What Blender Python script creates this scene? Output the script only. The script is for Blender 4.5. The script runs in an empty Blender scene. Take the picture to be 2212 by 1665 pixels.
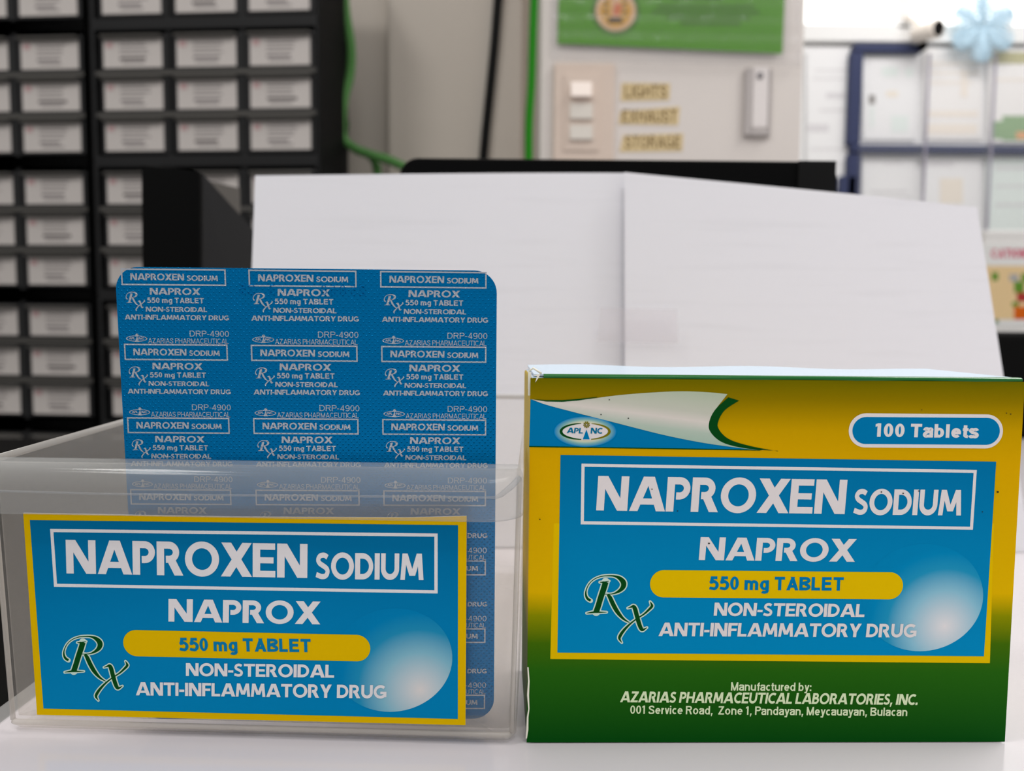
import bpy, bmesh, math, random
from mathutils import Vector, Matrix
random.seed(7)
SC = bpy.context.scene
COL = SC.collection
R = math.radians
# ------------------------------------------------------------------ camera
F = 1650.0                       # focal length in pixels of the 2212 px wide frame
CX, CY = 1106.0, 832.5
PITCH, ROLL = R(4.0), R(0.5)
CAM = Vector((0, 0, 0.0835))     # eye, 83 mm above the counter top (z = 0)
fwd = Vector((0, math.cos(PITCH), -math.sin(PITCH)))
up0 = Vector((0, math.sin(PITCH), math.cos(PITCH)))
rt0 = Vector((1, 0, 0))
# positive ROLL turns the picture clockwise (camera rolled counter-clockwise)
rt = rt0 * math.cos(ROLL) + up0 * math.sin(ROLL)
up = up0 * math.cos(ROLL) - rt0 * math.sin(ROLL)
cd = bpy.data.cameras.new('camera')
cam = bpy.data.objects.new('camera', cd); COL.objects.link(cam)
M = Matrix((rt, up, -fwd)).transposed().to_4x4(); M.translation = CAM
cam.matrix_world = M
cd.sensor_fit = 'HORIZONTAL'; cd.sensor_width = 36.0; cd.lens = F / 2212 * 36
cd.clip_start = 0.005; cd.clip_end = 50
cd.dof.use_dof = True; cd.dof.focus_distance = 0.158; cd.dof.aperture_fstop = 15.5; cd.dof.aperture_blades = 0
SC.camera = cam

def ray(x, y):
    return fwd + rt * ((x - CX) / F) - up * ((y - CY) / F)
def at(x, y, Y):
    """the world point that a sight line meets at depth Y"""
    d = ray(x, y); return CAM + d * (Y / d.y)

# ------------------------------------------------------------------ materials
E0 = 0.80
def s2l(c):
    c /= 255.0
    return c / 12.92 if c <= 0.04045 else ((c + 0.055) / 1.055) ** 2.4
def D(r, g, b, e=E0):
    return tuple(min(0.93, s2l(c) / e) for c in (r, g, b))
MATS = {}
def mat(name, col, rough=0.5, metal=0.0, spec=0.06, coat=0.0, nrm=None, var=0.0, vscale=40):
    if name in MATS: return MATS[name]
    m = bpy.data.materials.new(name); m.use_nodes = True
    nt = m.node_tree; b = nt.nodes['Principled BSDF']
    b.inputs['Base Color'].default_value = (*col, 1)
    b.inputs['Roughness'].default_value = rough
    b.inputs['Metallic'].default_value = metal
    b.inputs['Specular IOR Level'].default_value = spec
    b.inputs['Coat Weight'].default_value = coat
    b.inputs['Coat Roughness'].default_value = 0.15
    tc = nt.nodes.new('ShaderNodeTexCoord')
    if var > 0:
        n = nt.nodes.new('ShaderNodeTexNoise'); n.inputs['Scale'].default_value = vscale; n.inputs['Detail'].default_value = 4
        nt.links.new(tc.outputs['Object'], n.inputs['Vector'])
        mx = nt.nodes.new('ShaderNodeMix'); mx.data_type = 'RGBA'
        mx.inputs['A'].default_value = (*[c * (1 - var) for c in col], 1)
        mx.inputs['B'].default_value = (*[min(.95, c * (1 + var)) for c in col], 1)
        nt.links.new(n.outputs['Fac'], mx.inputs['Factor']); nt.links.new(mx.outputs['Result'], b.inputs['Base Color'])
    if nrm:
        sc, st, dist = nrm
        n2 = nt.nodes.new('ShaderNodeTexNoise'); n2.inputs['Scale'].default_value = sc; n2.inputs['Detail'].default_value = 3
        bp = nt.nodes.new('ShaderNodeBump'); bp.inputs['Strength'].default_value = st; bp.inputs['Distance'].default_value = dist
        nt.links.new(tc.outputs['Object'], n2.inputs['Vector']); nt.links.new(n2.outputs['Fac'], bp.inputs['Height'])
        nt.links.new(bp.outputs['Normal'], b.inputs['Normal'])
    MATS[name] = m; return m

def clear(name, col, fac, edge, rough, spec=0.5, tint=(1, 1, 1), nrm=None):
    """milky or clear plastic: part see-through, more veiled where seen edge-on"""
    m = mat(name, col, rough, 0, spec, nrm=nrm)
    nt = m.node_tree; b = nt.nodes['Principled BSDF']; out = nt.nodes['Material Output']
    t = nt.nodes.new('ShaderNodeBsdfTransparent'); t.inputs['Color'].default_value = (*tint, 1)
    lw = nt.nodes.new('ShaderNodeLayerWeight'); lw.inputs['Blend'].default_value = 0.5
    pw = nt.nodes.new('ShaderNodeMath'); pw.operation = 'POWER'; pw.inputs[1].default_value = 2.2
    ml = nt.nodes.new('ShaderNodeMath'); ml.operation = 'MULTIPLY_ADD'; ml.inputs[1].default_value = edge; ml.inputs[2].default_value = fac
    mx = nt.nodes.new('ShaderNodeMixShader')
    nt.links.new(lw.outputs['Facing'], pw.inputs[0]); nt.links.new(pw.outputs[0], ml.inputs[0]); nt.links.new(ml.outputs[0], mx.inputs[0])
    nt.links.new(t.outputs[0], mx.inputs[1]); nt.links.new(b.outputs[0], mx.inputs[2]); nt.links.new(mx.outputs[0], out.inputs['Surface'])
    return m

def ramp_mat(name, axis, stops, rough=0.38, spec=0.025):
    """colour gradient along one object axis; stops = [(metres, rgb)]"""
    m = mat(name, stops[0][1], rough, 0, spec)
    nt = m.node_tree; b = nt.nodes['Principled BSDF']
    tc = nt.nodes.new('ShaderNodeTexCoord'); sp = nt.nodes.new('ShaderNodeSeparateXYZ')
    mr = nt.nodes.new('ShaderNodeMapRange'); a, z = stops[0][0], stops[-1][0]
    mr.inputs['From Min'].default_value = a; mr.inputs['From Max'].default_value = z
    cr = nt.nodes.new('ShaderNodeValToRGB'); el = cr.color_ramp.elements
    while len(el) < len(stops): el.new(0.5)
    for e, (p, c) in zip(el, stops):
        e.position = (p - a) / (z - a); e.color = (*c, 1)
    nt.links.new(tc.outputs['Object'], sp.inputs[0]); nt.links.new(sp.outputs[axis], mr.inputs['Value'])
    nt.links.new(mr.outputs[0], cr.inputs[0]); nt.links.new(cr.outputs[0], b.inputs['Base Color'])
    return m

def radial_mat(name, centre, radius, stops, rough=0.35, ratio=1.0):
    """printed round gradient in object space about a point; ratio stretches it along x"""
    m = mat(name, stops[0][1], rough, 0, .025)
    nt = m.node_tree; b = nt.nodes['Principled BSDF']
    tc = nt.nodes.new('ShaderNodeTexCoord')
    sb = nt.nodes.new('ShaderNodeVectorMath'); sb.operation = 'SUBTRACT'; sb.inputs[1].default_value = centre
    mu = nt.nodes.new('ShaderNodeVectorMath'); mu.operation = 'MULTIPLY'; mu.inputs[1].default_value = (1 / ratio, 0, 1)
    ln = nt.nodes.new('ShaderNodeVectorMath'); ln.operation = 'LENGTH'
    dv = nt.nodes.new('ShaderNodeMath'); dv.operation = 'DIVIDE'; dv.inputs[1].default_value = radius
    cr = nt.nodes.new('ShaderNodeValToRGB'); el = cr.color_ramp.elements
    while len(el) < len(stops): el.new(0.5)
    for e, (p, c) in zip(el, stops): e.position = p; e.color = (*c, 1)
    nt.links.new(tc.outputs['Object'], sb.inputs[0]); nt.links.new(sb.outputs[0], mu.inputs[0]); nt.links.new(mu.outputs[0], ln.inputs[0])
    nt.links.new(ln.outputs['Value'], dv.inputs[0]); nt.links.new(dv.outputs[0], cr.inputs[0]); nt.links.new(cr.outputs[0], b.inputs['Base Color'])
    return m

# ------------------------------------------------------------------ mesh helpers
class MB:
    """collects world-space geometry; build() links it as ONE mesh object"""
    def __init__(s): s.v = []; s.f = []; s.m = []; s.sm = []
    def face(s, pts, mi=0, smooth=False):
        n = len(s.v); s.v += [Vector(p) for p in pts]; s.f.append(tuple(range(n, n + len(pts)))); s.m.append(mi); s.sm.append(smooth)
    def mesh(s, vs, fs, mi=0, smooth=False):
        n = len(s.v); s.v += [Vector(p) for p in vs]
        for f in fs: s.f.append(tuple(n + i for i in f)); s.m.append(mi); s.sm.append(smooth)
    def box(s, lo, hi, mi=0, fr=None, bev=0.0):
        """box in a frame fr (Matrix); bev cuts all edges"""
        fr = fr or Matrix.Identity(4)
        bm = bmesh.new(); bmesh.ops.create_cube(bm, size=1)
        lo = Vector(lo); hi = Vector(hi)
        for v in bm.verts: v.co = Vector([(lo[i] + hi[i]) / 2 + v.co[i] * (hi[i] - lo[i]) for i in range(3)])
        if bev > 0:
            bmesh.ops.bevel(bm, geom=bm.edges[:], offset=bev, segments=3, affect='EDGES', profile=0.5)
        bm.verts.index_update()
        s.mesh([fr @ v.co for v in bm.verts], [[v.index for v in f.verts] for f in bm.faces], mi, False)
        bm.free()
    def tube(s, pts, r, mi=0, n=10, cap=True):
        pts = [Vector(p) for p in pts]; rings = []
        prev = None
        for i, p in enumerate(pts):
            t = (pts[min(i + 1, len(pts) - 1)] - pts[max(i - 1, 0)]).normalized()
            if prev is None:
                a = Vector((0, 0, 1)) if abs(t.z) < .9 else Vector((1, 0, 0)); u = t.cross(a).normalized()
            else:
                u = (prev - t * prev.dot(t)).normalized()
            prev = u; w = t.cross(u); rr = r[i] if isinstance(r, (list, tuple)) else r
            rings.append([p + (u * math.cos(2 * math.pi * k / n) + w * math.sin(2 * math.pi * k / n)) * rr for k in range(n)])
        vs = [q for rg in rings for q in rg]; fs = []
        for i in range(len(rings) - 1):
            for k in range(n):
                fs.append((i * n + k, i * n + (k + 1) % n, (i + 1) * n + (k + 1) % n, (i + 1) * n + k))
        if cap: fs.append(tuple(range(n))[::-1]); fs.append(tuple((len(rings) - 1) * n + k for k in range(n)))
        s.mesh(vs, fs, mi, True)
    def lathe(s, o, axis, prof, mi=0, n=24):
        """prof = [(distance along axis, radius)]"""
        axis = Vector(axis).normalized(); a = Vector((0, 0, 1)) if abs(axis.z) < .9 else Vector((1, 0, 0))
        u = axis.cross(a).normalized(); w = axis.cross(u); vs = []; fs = []
        for d, r in prof:
            vs += [Vector(o) + axis * d + (u * math.cos(2 * math.pi * k / n) + w * math.sin(2 * math.pi * k / n)) * max(r, 1e-5) for k in range(n)]
        for i in range(len(prof) - 1):
            for k in range(n): fs.append((i * n + k, i * n + (k + 1) % n, (i + 1) * n + (k + 1) % n, (i + 1) * n + k))
        s.mesh(vs, fs, mi, True)
    def loft(s, rings, mi=0, smooth=True, cap0=False, cap1=False):
        n = len(rings[0]); vs = [p for rg in rings for p in rg]; fs = []
        for i in range(len(rings) - 1):
            for k in range(n): fs.append((i * n + k, i * n + (k + 1) % n, (i + 1) * n + (k + 1) % n, (i + 1) * n + k))
        if cap0: fs.append(tuple(range(n))[::-1])
        if cap1: fs.append(tuple((len(rings) - 1) * n + k for k in range(n)))
        s.mesh(vs, fs, mi, smooth)
    def build(s, name, mats, parent=None, frame=None, fixn=False):
        """frame: Matrix of the object; default is the parent's frame or the base centre of what was collected"""
        if frame is None:
            if parent is not None: frame = parent.matrix_world.copy()
            else:
                xs = [[v[i] for v in s.v] for i in range(3)]
                frame = Matrix.Translation(((min(xs[0]) + max(xs[0])) / 2, (min(xs[1]) + max(xs[1])) / 2, min(xs[2])))
        inv = frame.inverted()
        me = bpy.data.meshes.new(name)
        me.from_pydata([inv @ v for v in s.v], [], s.f)
        for m in (mats if isinstance(mats, (list, tuple)) else [mats]): me.materials.append(m)
        me.polygons.foreach_set('material_index', s.m); me.polygons.foreach_set('use_smooth', s.sm)
        if fixn:
            bm = bmesh.new(); bm.from_mesh(me); bmesh.ops.recalc_face_normals(bm, faces=bm.faces[:]); bm.to_mesh(me); bm.free()
        me.update()
        o = bpy.data.objects.new(name, me); COL.objects.link(o)
        if parent is not None:
            o.parent = parent; o.matrix_basis = parent.matrix_world.inverted() @ frame; o.matrix_world = frame
        else: o.matrix_world = frame
        return o
def tag(o, label=None, cat=None, group=None, kind=None):
    if label: o['label'] = label
    if cat: o['category'] = cat
    if group: o['group'] = group
    if kind: o['kind'] = kind
    return o
def thing(name, label, cat, frame, group=None):
    o = bpy.data.objects.new(name, None); COL.objects.link(o); o.empty_display_size = 0.02
    o.matrix_world = frame; return tag(o, label, cat, group)
def frame_of(o, ex, ey, ez):
    m = Matrix((ex, ey, ez)).transposed().to_4x4(); m.translation = o; return m

# ------------------------------------------------------------------ flat printed sheets
class Sheet:
    """a plane in the room: origin O, axes eu (right) ev (up), normal n towards the viewer.
    Collects printed shapes in plane coordinates, each layer a few microns of ink above the last."""
    def __init__(s, O, eu, ev):
        s.O = Vector(O); s.eu = Vector(eu).normalized(); s.ev = Vector(ev).normalized(); s.n = s.eu.cross(s.ev)
        s.mb = MB(); s.k = 0
    def px(s, x, y):
        d = ray(x, y); t = (s.O - CAM).dot(s.n) / d.dot(s.n); w = CAM + d * t - s.O
        return (w.dot(s.eu), w.dot(s.ev))
    def w(s, uv, h=0.0): return s.O + s.eu * uv[0] + s.ev * uv[1] + s.n * h
    def lay(s, layer):
        s.k = (s.k + 1) % 7; return layer * 2.2e-5 + s.k * 1.5e-6
    def poly(s, uvs, mi, layer):
        h = s.lay(layer); s.mb.face([s.w(p, h) for p in uvs], mi)
    def ppoly(s, pxs, mi, layer): s.poly([s.px(*p) for p in pxs], mi, layer)
    def strip(s, L, Rr, mi, layer, closed=False):
        h = s.lay(layer); n = len(L)
        vs = [s.w(p, h) for p in L] + [s.w(p, h) for p in Rr]; fs = []
        for i in range(n if closed else n - 1):
            j = (i + 1) % n; fs.append((i, n + i, n + j, j))
        s.mb.mesh(vs, fs, mi)
    def pstrip(s, top, bot, mi, layer):
        s.strip([s.px(*p) for p in bot], [s.px(*p) for p in top], mi, layer)
    def pframe(s, corners, t, mi, layer):
        """rectangular line frame of px thickness t; corners TL TR BR BL (outer edge)"""
        c = [s.px(*p) for p in corners]; cen = (sum(p[0] for p in c) / 4, sum(p[1] for p in c) / 4)
        tt = t / F * (s.O - CAM).length
        inn = [(p[0] + (tt if p[0] < cen[0] else -tt), p[1] + (tt if p[1] < cen[1] else -tt)) for p in c]
        s.strip(c, inn, mi, layer, True)
    def pill(s, l, r, hh, mi, layer):
        """l, r: px end points of the centre line (outer tips); hh: px half height"""
        a = Vector(s.px(*l)); b = Vector(s.px(*r)); h = hh / F * (s.O - CAM).length
        d = (b - a).normalized(); q = Vector((-d.y, d.x)); ca = a + d * h; cb = b - d * h; pts = []
        for k in range(25):
            t = math.pi / 2 + math.pi * k / 24; pts.append(ca + (d * math.cos(t) + q * math.sin(t)) * h)
        for k in range(25):
            t = -math.pi / 2 + math.pi * k / 24; pts.append(cb + (d * math.cos(t) + q * math.sin(t)) * h)
        s.poly([tuple(p) for p in pts], mi, layer)
    def text(s, txt, a, b, cap, font, mi, layer, w=None, shear=0.0, uv=False, flip=False):
        """letters from a to b (baseline end points), cap height cap; px unless uv"""
        if not uv:
            cap = cap / F * (s.O - CAM).length; a = s.px(*a); b = s.px(*b)
        a = Vector(a); b = Vector(b); d = (b - a); W = d.length; d.normalize(); q = Vector((-d.y, d.x))
        gl = []; x = 0.0
        for ch in txt:
            polys, adv, gap = font(ch, w); gl.append((x, polys)); x += adv + gap; lastgap = gap
        tot = x - lastgap; sx = W / tot
        for gx, polys in gl:
            for P in polys:
                f = lambda p: tuple(a + d * ((gx + p[0]) * sx + p[1] * cap * shear) + q * (p[1] * cap))
                if P[0] == 'p': s.poly([f(p) for p in P[1]], mi, layer)
                else: s.strip([f(p) for p in P[1]], [f(p) for p in P[2]], mi, layer, P[3])

# ------------------------------------------------------------------ letters (drawn as strokes, cap height 1)
def arc(cx, cy, rx, ry, a0, a1, n=18):
    return [(cx + rx * math.cos(R(a0 + (a1 - a0) * i / n)), cy + ry * math.sin(R(a0 + (a1 - a0) * i / n))) for i in range(n + 1)]
def smooth(pts, n=6):
    """Catmull-Rom through points of any dimension"""
    P = [pts[0]] + list(pts) + [pts[-1]]; out = []
    for i in range(1, len(P) - 2):
        for k in range(n):
            t = k / n
            out.append(tuple(0.5 * (2 * b + (c - a) * t + (2 * a - 5 * b + 4 * c - d) * t * t + (3 * b - a - 3 * c + d) * t ** 3)
                             for a, b, c, d in zip(P[i - 1], P[i], P[i + 1], P[i + 2])))
    out.append(tuple(pts[-1])); return out
def stroke(pts, w, closed=False):
    n = len(pts); L = []; Q = []
    for i, p in enumerate(pts):
        if closed: a, b = pts[i - 1], pts[(i + 1) % n]
        else: a, b = pts[max(i - 1, 0)], pts[min(i + 1, n - 1)]
        dx, dy = b[0] - a[0], b[1] - a[1]; l = math.hypot(dx, dy) or 1; ww = (w[i] if isinstance(w, (list, tuple)) else w) / 2
        L.append((p[0] - dy / l * ww, p[1] + dx / l * ww)); Q.append((p[0] + dy / l * ww, p[1] - dx / l * ww))
    return ('s', Q, L, closed)
def bar(x0, y0, x1, y1, w):   # slanted stem with level ends
    return ('p', [(x0, y0), (x0 + w, y0), (x1 + w, y1), (x1, y1)])
def rect(x0, y0, x1, y1): return ('p', [(x0, y0), (x1, y0), (x1, y1), (x0, y1)])
def ring(cx, cy, rx, ry, wx, wy, n=36):
    o = [(cx + rx * math.cos(2 * math.pi * i / n), cy + ry * math.sin(2 * math.pi * i / n)) for i in range(n)]
    i_ = [(cx + (rx - wx) * math.cos(2 * math.pi * i / n), cy + (ry - wy) * math.sin(2 * math.pi * i / n)) for i in range(n)]
    return ('s', o, i_, True)
ERAS = {}
def _eras():
    S = .245; g = ERAS
    g['N'] = ([bar(0, 0, 0, 1, S), bar(.74, 0, .74, 1, S), bar(.66, 0, 0, 1, .32)], .985)
    g['A'] = ([bar(0, 0, .40, 1, .27), bar(.85, 0, .46, 1, .29), rect(.20, .19, .92, .37)], 1.14)
    P = [(.12, .895), (.36, .895)] + arc(.40, .675, .235, .22, 90, -90, 16) + [(.30, .455)]
    g['P'] = ([bar(0, 0, 0, 1, S), stroke(P, .21)], .74)
    P = [(.12, .895), (.36, .895)] + arc(.40, .685, .235, .21, 90, -90, 16) + [(.30, .475)]
    g['R'] = ([bar(0, 0, 0, 1, S), stroke(P, .21), bar(.58, 0, .32, .47, .29)], .87)
    g['O'] = ([ring(.56, .5, .56, .52, .235, .20)], 1.12)
    g['X'] = ([bar(0, 0, .70, 1, .31), bar(.70, 0, .02, 1, .32)], 1.02)
    g['E'] = ([bar(0, 0, 0, 1, S), rect(.2, 0, .74, .19), rect(.2, .41, .68, .59), rect(.2, .81, .73, 1)], .74)
    sp = smooth([(.58, .83), (.42, .905), (.22, .875), (.125, .73), (.20, .60), (.38, .50), (.54, .40), (.585, .27), (.50, .13), (.30, .095), (.03, .17)], 5)
    g['S'] = ([stroke(sp, .20)], .70)
    dp = [(.12, .895), (.34, .895)] + arc(.36, .5, .42, .395, 90, -90, 20) + [(.12, .105)]
    g['D'] = ([bar(0, 0, 0, 1, S), stroke(dp, .21)], .90)
    g['I'] = ([bar(0, 0, 0, 1, S)], S)
    g['U'] = ([stroke([(.12, 1), (.12, .45)] + arc(.45, .42, .33, .315, 180, 360, 18) + [(.78, 1)], .225)], .90)
    g['M'] = ([bar(0, 0, .09, 1, .22), bar(.90, 0, .80, 1, .23), bar(.44, .16, .10, 1, .24), bar(.48, .16, .78, 1, .24)], 1.13)
    g['T'] = ([rect(0, .805, .86, 1), bar(.31, 0, .31, 1, S)], .86)
    g['L'] = ([bar(0, 0, 0, 1, S), rect(.2, 0, .68, .195)], .68)
    g['F'] = ([bar(0, 0, 0, 1, S), rect(.2, .805, .70, 1), rect(.2, .40, .64, .585)], .68)
    g['B'] = ([bar(0, 0, 0, 1, S), stroke([(.12, .9), (.36, .9)] + arc(.38, .725, .19, .175, 90, -90, 12) + [(.12, .55)], .2),
               stroke([(.12, .53), (.40, .53)] + arc(.42, .315, .24, .215, 90, -90, 12) + [(.12, .1)], .2)], .77)
    g['Y'] = ([bar(.33, 0, .33, .46, S), bar(.33, .38, 0, 1, .28), bar(.32, .38, .64, 1, .27)], .92)
    gp = arc(.53, .5, .42, .40, 48, 325, 26)
    g['G'] = ([stroke(gp, .215), rect(.52, .33, .99, .51), rect(.77, .1, .99, .5)], 1.0)
    g['C'] = ([stroke(arc(.53, .5, .42, .40, 52, 308, 26), .215)], .86)
    g['Z'] = ([rect(.02, .81, .80, 1), rect(0, 0, .82, .19), bar(0, .1, .50, .9, .31)], .82)
    g['H'] = ([bar(0, 0, 0, 1, S), bar(.66, 0, .66, 1, S), rect(.2, .41, .7, .59)], .905)
    g['-'] = ([rect(0, .30, .40, .48)], .40)
    g[' '] = ([], .28)
    g[','] = ([('p', [(.03, -.2), (.14, -.2), (.26, .2), (.03, .2)])], .27)
    g['.'] = ([rect(0, 0, .24, .22)], .24)
_eras()
def eras(ch, w=None):
    p, a = ERAS[ch]; return p, a, (.055 if ch not in 'AX' else .02)
def sans(ch, w):
    w = w or .13; h = w / 2; T = 1 - h; B = h; X = .73; XT = X - h; g = .105
    v = lambda x, a=0, b=1: rect(x - h, a, x + h, b)
    hz = lambda y, a, b: rect(a, y - h, b, y + h)
    def bowl(cx, rx): return ring(cx, X / 2, rx, X / 2, w, w * .9, 28)
    if ch == ' ': return [], .26, 0
    if ch == 'A': return [bar(0, 0, .34 - h * .2, 1, w * 1.05), bar(.78 - w * 1.05, 0, .44 - w + h * .2, 1, w * 1.05), hz(.30, .2, .6)], .78, g * .5
    if ch == 'B': return [v(h), stroke([(h, T), (.38, T)] + arc(.40, .745, .2, .255 - h, 90, -90, 10) + [(h, .49)], w), stroke([(h, .51), (.40, .51)] + arc(.42, .255, .235 - h * .3, .255 - h, 90, -90, 10) + [(h, B)], w)], .68, g
    if ch == 'C': return [stroke(arc(.40, .5, .40 - h, .5 - h, 48, 312, 22), w)], .72, g
    if ch == 'D': return [v(h), stroke([(h, T), (.32, T)] + arc(.32, .5, .40 - h, .5 - h, 90, -90, 16) + [(h, B)], w)], .73, g
    if ch == 'E': return [v(h), hz(T, h, .62), hz(.52, h, .58), hz(B, h, .64)], .64, g
    if ch == 'G': return [stroke(arc(.40, .5, .40 - h, .5 - h, 48, 330, 22), w), hz(.44, .42, .78), v(.78 - h, .14, .44)], .78, g
    if ch == 'H': return [v(h), v(.70 - h), hz(.52, h, .66)], .70, g
    if ch == 'I': return [v(h)], w, g
    if ch == 'L': return [v(h), hz(B, h, .56)], .56, g
    if ch == 'M': return [v(h), v(.82 - h), bar(.41 - h, 0, 0, 1, w), bar(.41 - h, 0, .82 - w, 1, w)], .82, g
    if ch == 'N': return [v(h), v(.70 - h), bar(.70 - w * 1.15, 0, 0, 1, w * 1.15)], .70, g
    if ch in 'O': return [ring(.39, .5, .39, .5, w, w * .9)], .78, g
    if ch == 'P': return [v(h), stroke([(h, T), (.36, T)] + arc(.38, .72, .25 - h * .5, .28 - h, 90, -90, 12) + [(h, .44 + h)], w)], .64, g * .7
    if ch == 'R': return [v(h), stroke([(h, T), (.38, T)] + arc(.40, .725, .24 - h * .5, .275 - h, 90, -90, 12) + [(h, .45 + h)], w), bar(.70 - w * 1.1, 0, .34, .47, w * 1.1)], .70, g
    if ch == 'S': return [stroke(smooth([(.57, .74), (.48, .92 - h * .4), (.31, T), (.14, .90 - h * .5), (.08, .74), (.18, .59), (.33, .51), (.50, .42), (.575, .26), (.49, .11), (.31, B), (.12, .10), (.04, .27)], 4), w)], .64, g
    if ch == 'T': return [hz(T, 0, .66), v(.33)], .66, g
    if ch == 'U': return [stroke([(h, 1), (h, .40)] + arc(.35, .36, .35 - h, .36 - h, 180, 360, 14) + [(.70 - h, 1)], w)], .70, g
    if ch == 'X': return [bar(0, 0, .68 - w * 1.1, 1, w * 1.1), bar(.68 - w * 1.1, 0, 0, 1, w * 1.1)], .68, g
    if ch == 'Z': return [hz(T, .03, .64), hz(B, 0, .66), bar(0, h, .64 - w * 1.2, T, w * 1.2)], .66, g
    if ch == '0': return [ring(.28, .5, .28, .5, w, w * .9)], .56, g
    if ch == '1': return [v(.24), ('p', [(.02, .72), (.25, .72 + w * .75), (.24 + h, 1), (.24 - h * .6, 1), (.02, .72 + w)])], .24 + h, g * 1.6
    if ch == '4': return [v(.42), hz(.27, 0, .58), bar(.0, .27, .36, 1, w * .95)], .58, g
    if ch == '5': return [hz(T, .1, .52), bar(.04, .46, .10, 1, w), stroke(smooth([(.07, .53), (.2, .62), (.36, .60), (.50, .46), (.50, .24), (.37, .085), (.2, B), (.03, .14)], 4), w)], .57, g
    if ch == '8': return [ring(.28, .745, .235, .255, w, w * .9), ring(.28, .275, .28, .275, w, w * .9)], .56, g
    if ch == '2': return [stroke(smooth([(.06, .72), (.10, .88), (.27, T), (.45, .87), (.47, .70), (.35, .48), (.18, .28), (.07, .10)], 4), w), hz(B, .02, .54)], .55, g
    if ch == '3': return [stroke(arc(.25, .745, .22, .255 - h, 140, -90, 12), w), stroke(arc(.25, .27, .26, .27 - h, 90, -150, 12), w)], .54, g
    if ch == '9': return [ring(.28, .68, .28, .32, w, w * .9), stroke(smooth([(.56 - h, .66), (.53, .36), (.42, .12), (.26, B), (.06, .12)], 4), w)], .56, g
    if ch == '-': return [hz(.38, 0, .30)], .30, g
    if ch == ',': return [('p', [(.02, -.2), (.02 + w * .5, -.2), (.02 + w * 1.15, w), (.02, w)])], .02 + w * 1.15, g
    if ch == '.': return [rect(0, 0, w * 1.1, w * 1.1)], w * 1.1, g
    if ch == ':': return [rect(0, 0, w * 1.1, w * 1.1), rect(0, .5, w * 1.1, .5 + w * 1.1)], w * 1.1, g
    if ch == 'a': return [stroke(smooth([(.06, .52), (.13, .655), (.29, XT), (.45, .63), (.50 - h * .4, .46), (.50 - h * .4, 0)], 4), w), stroke(smooth([(.48, .42), (.22, .40), (.075, .25), (.12, .10), (.25, B), (.40, .12), (.49, .28)], 4), w)], .53, g
    if ch == 'b': return [v(h), bowl(.29, .29)], .58, g
    if ch == 'c': return [stroke(arc(.29, X / 2, .29 - h, X / 2 - h, 50, 310, 18), w)], .50, g
    if ch == 'd': return [v(.58 - h), bowl(.29, .29)], .58, g
    if ch == 'e': return [stroke(arc(.29, X / 2, .29 - h, X / 2 - h, 0, 318, 22), w), hz(X / 2 + .01, h, .57)], .57, g
    if ch == 'f': return [stroke([(.17, 0), (.17, .76)] + arc(.34, .80, .17, .2 - h, 180, 100, 8), w), hz(X - h, 0, .34)], .34, g * .5
    if ch == 'g': return [bowl(.29, .29), stroke([(.58 - h, X), (.58 - h, -.06)] + arc(.30, -.06, .28 - h, .21 - h, 0, -150, 10), w)], .58, g
    if ch == 'i': return [v(h, 0, X), rect(0, 1 - w, w, 1)], w, g
    if ch == 'l': return [v(h)], w, g
    if ch == 'm': return [v(h, 0, X)] + [stroke([(x - .17, .40)] + arc(x, XT - .17, .17, .17, 180, 0, 10) + [(x + .17, 0)], w) for x in (h + .17, h + .51)], w + .68, g
    if ch == 'n': return [v(h, 0, X), stroke([(h, .40)] + arc(h + .21, XT - .19, .21, .19, 180, 0, 10) + [(h + .42, 0)], w)], w + .42, g
    if ch == 'o': return [bowl(.30, .30)], .60, g
    if ch == 'r': return [v(h, 0, X), stroke([(h, .36)] + arc(h + .24, XT - .22, .24, .22, 180, 95, 8), w)], .33, g * .5
    if ch == 's': return [stroke(smooth([(.46, .54), (.38, .645), (.25, XT), (.11, .63), (.075, .53), (.16, .425), (.28, .375), (.41, .31), (.455, .2), (.38, .09), (.24, B), (.10, .09), (.03, .2)], 3), w)], .50, g
    if ch == 't': return [stroke([(.15, .94), (.15, .18)] + arc(.29, .18, .14, .18 - h, 180, 280, 8), w), hz(X - h, 0, .34)], .34, g * .6
    if ch == 'u': return [v(w + .42 - h, 0, X), stroke([(h, X), (h, .26)] + arc(h + .21, .24, .21, .24 - h, 180, 360, 12) + [(h + .42, .4)], w)], w + .42, g
    if ch == 'v': return [bar(.26 - h, 0, 0, X, w), bar(.26 - h, 0, .52 - w, X, w)], .52, g * .5
    if ch == 'y': return [bar(.26 - h, 0, 0, X, w), bar(.10, -.26, .54 - w, X, w), rect(.0, -.26, .20, -.26 + w)], .54, g * .5
    return [rect(0, 0, .5, 1)], .5, g

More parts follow.
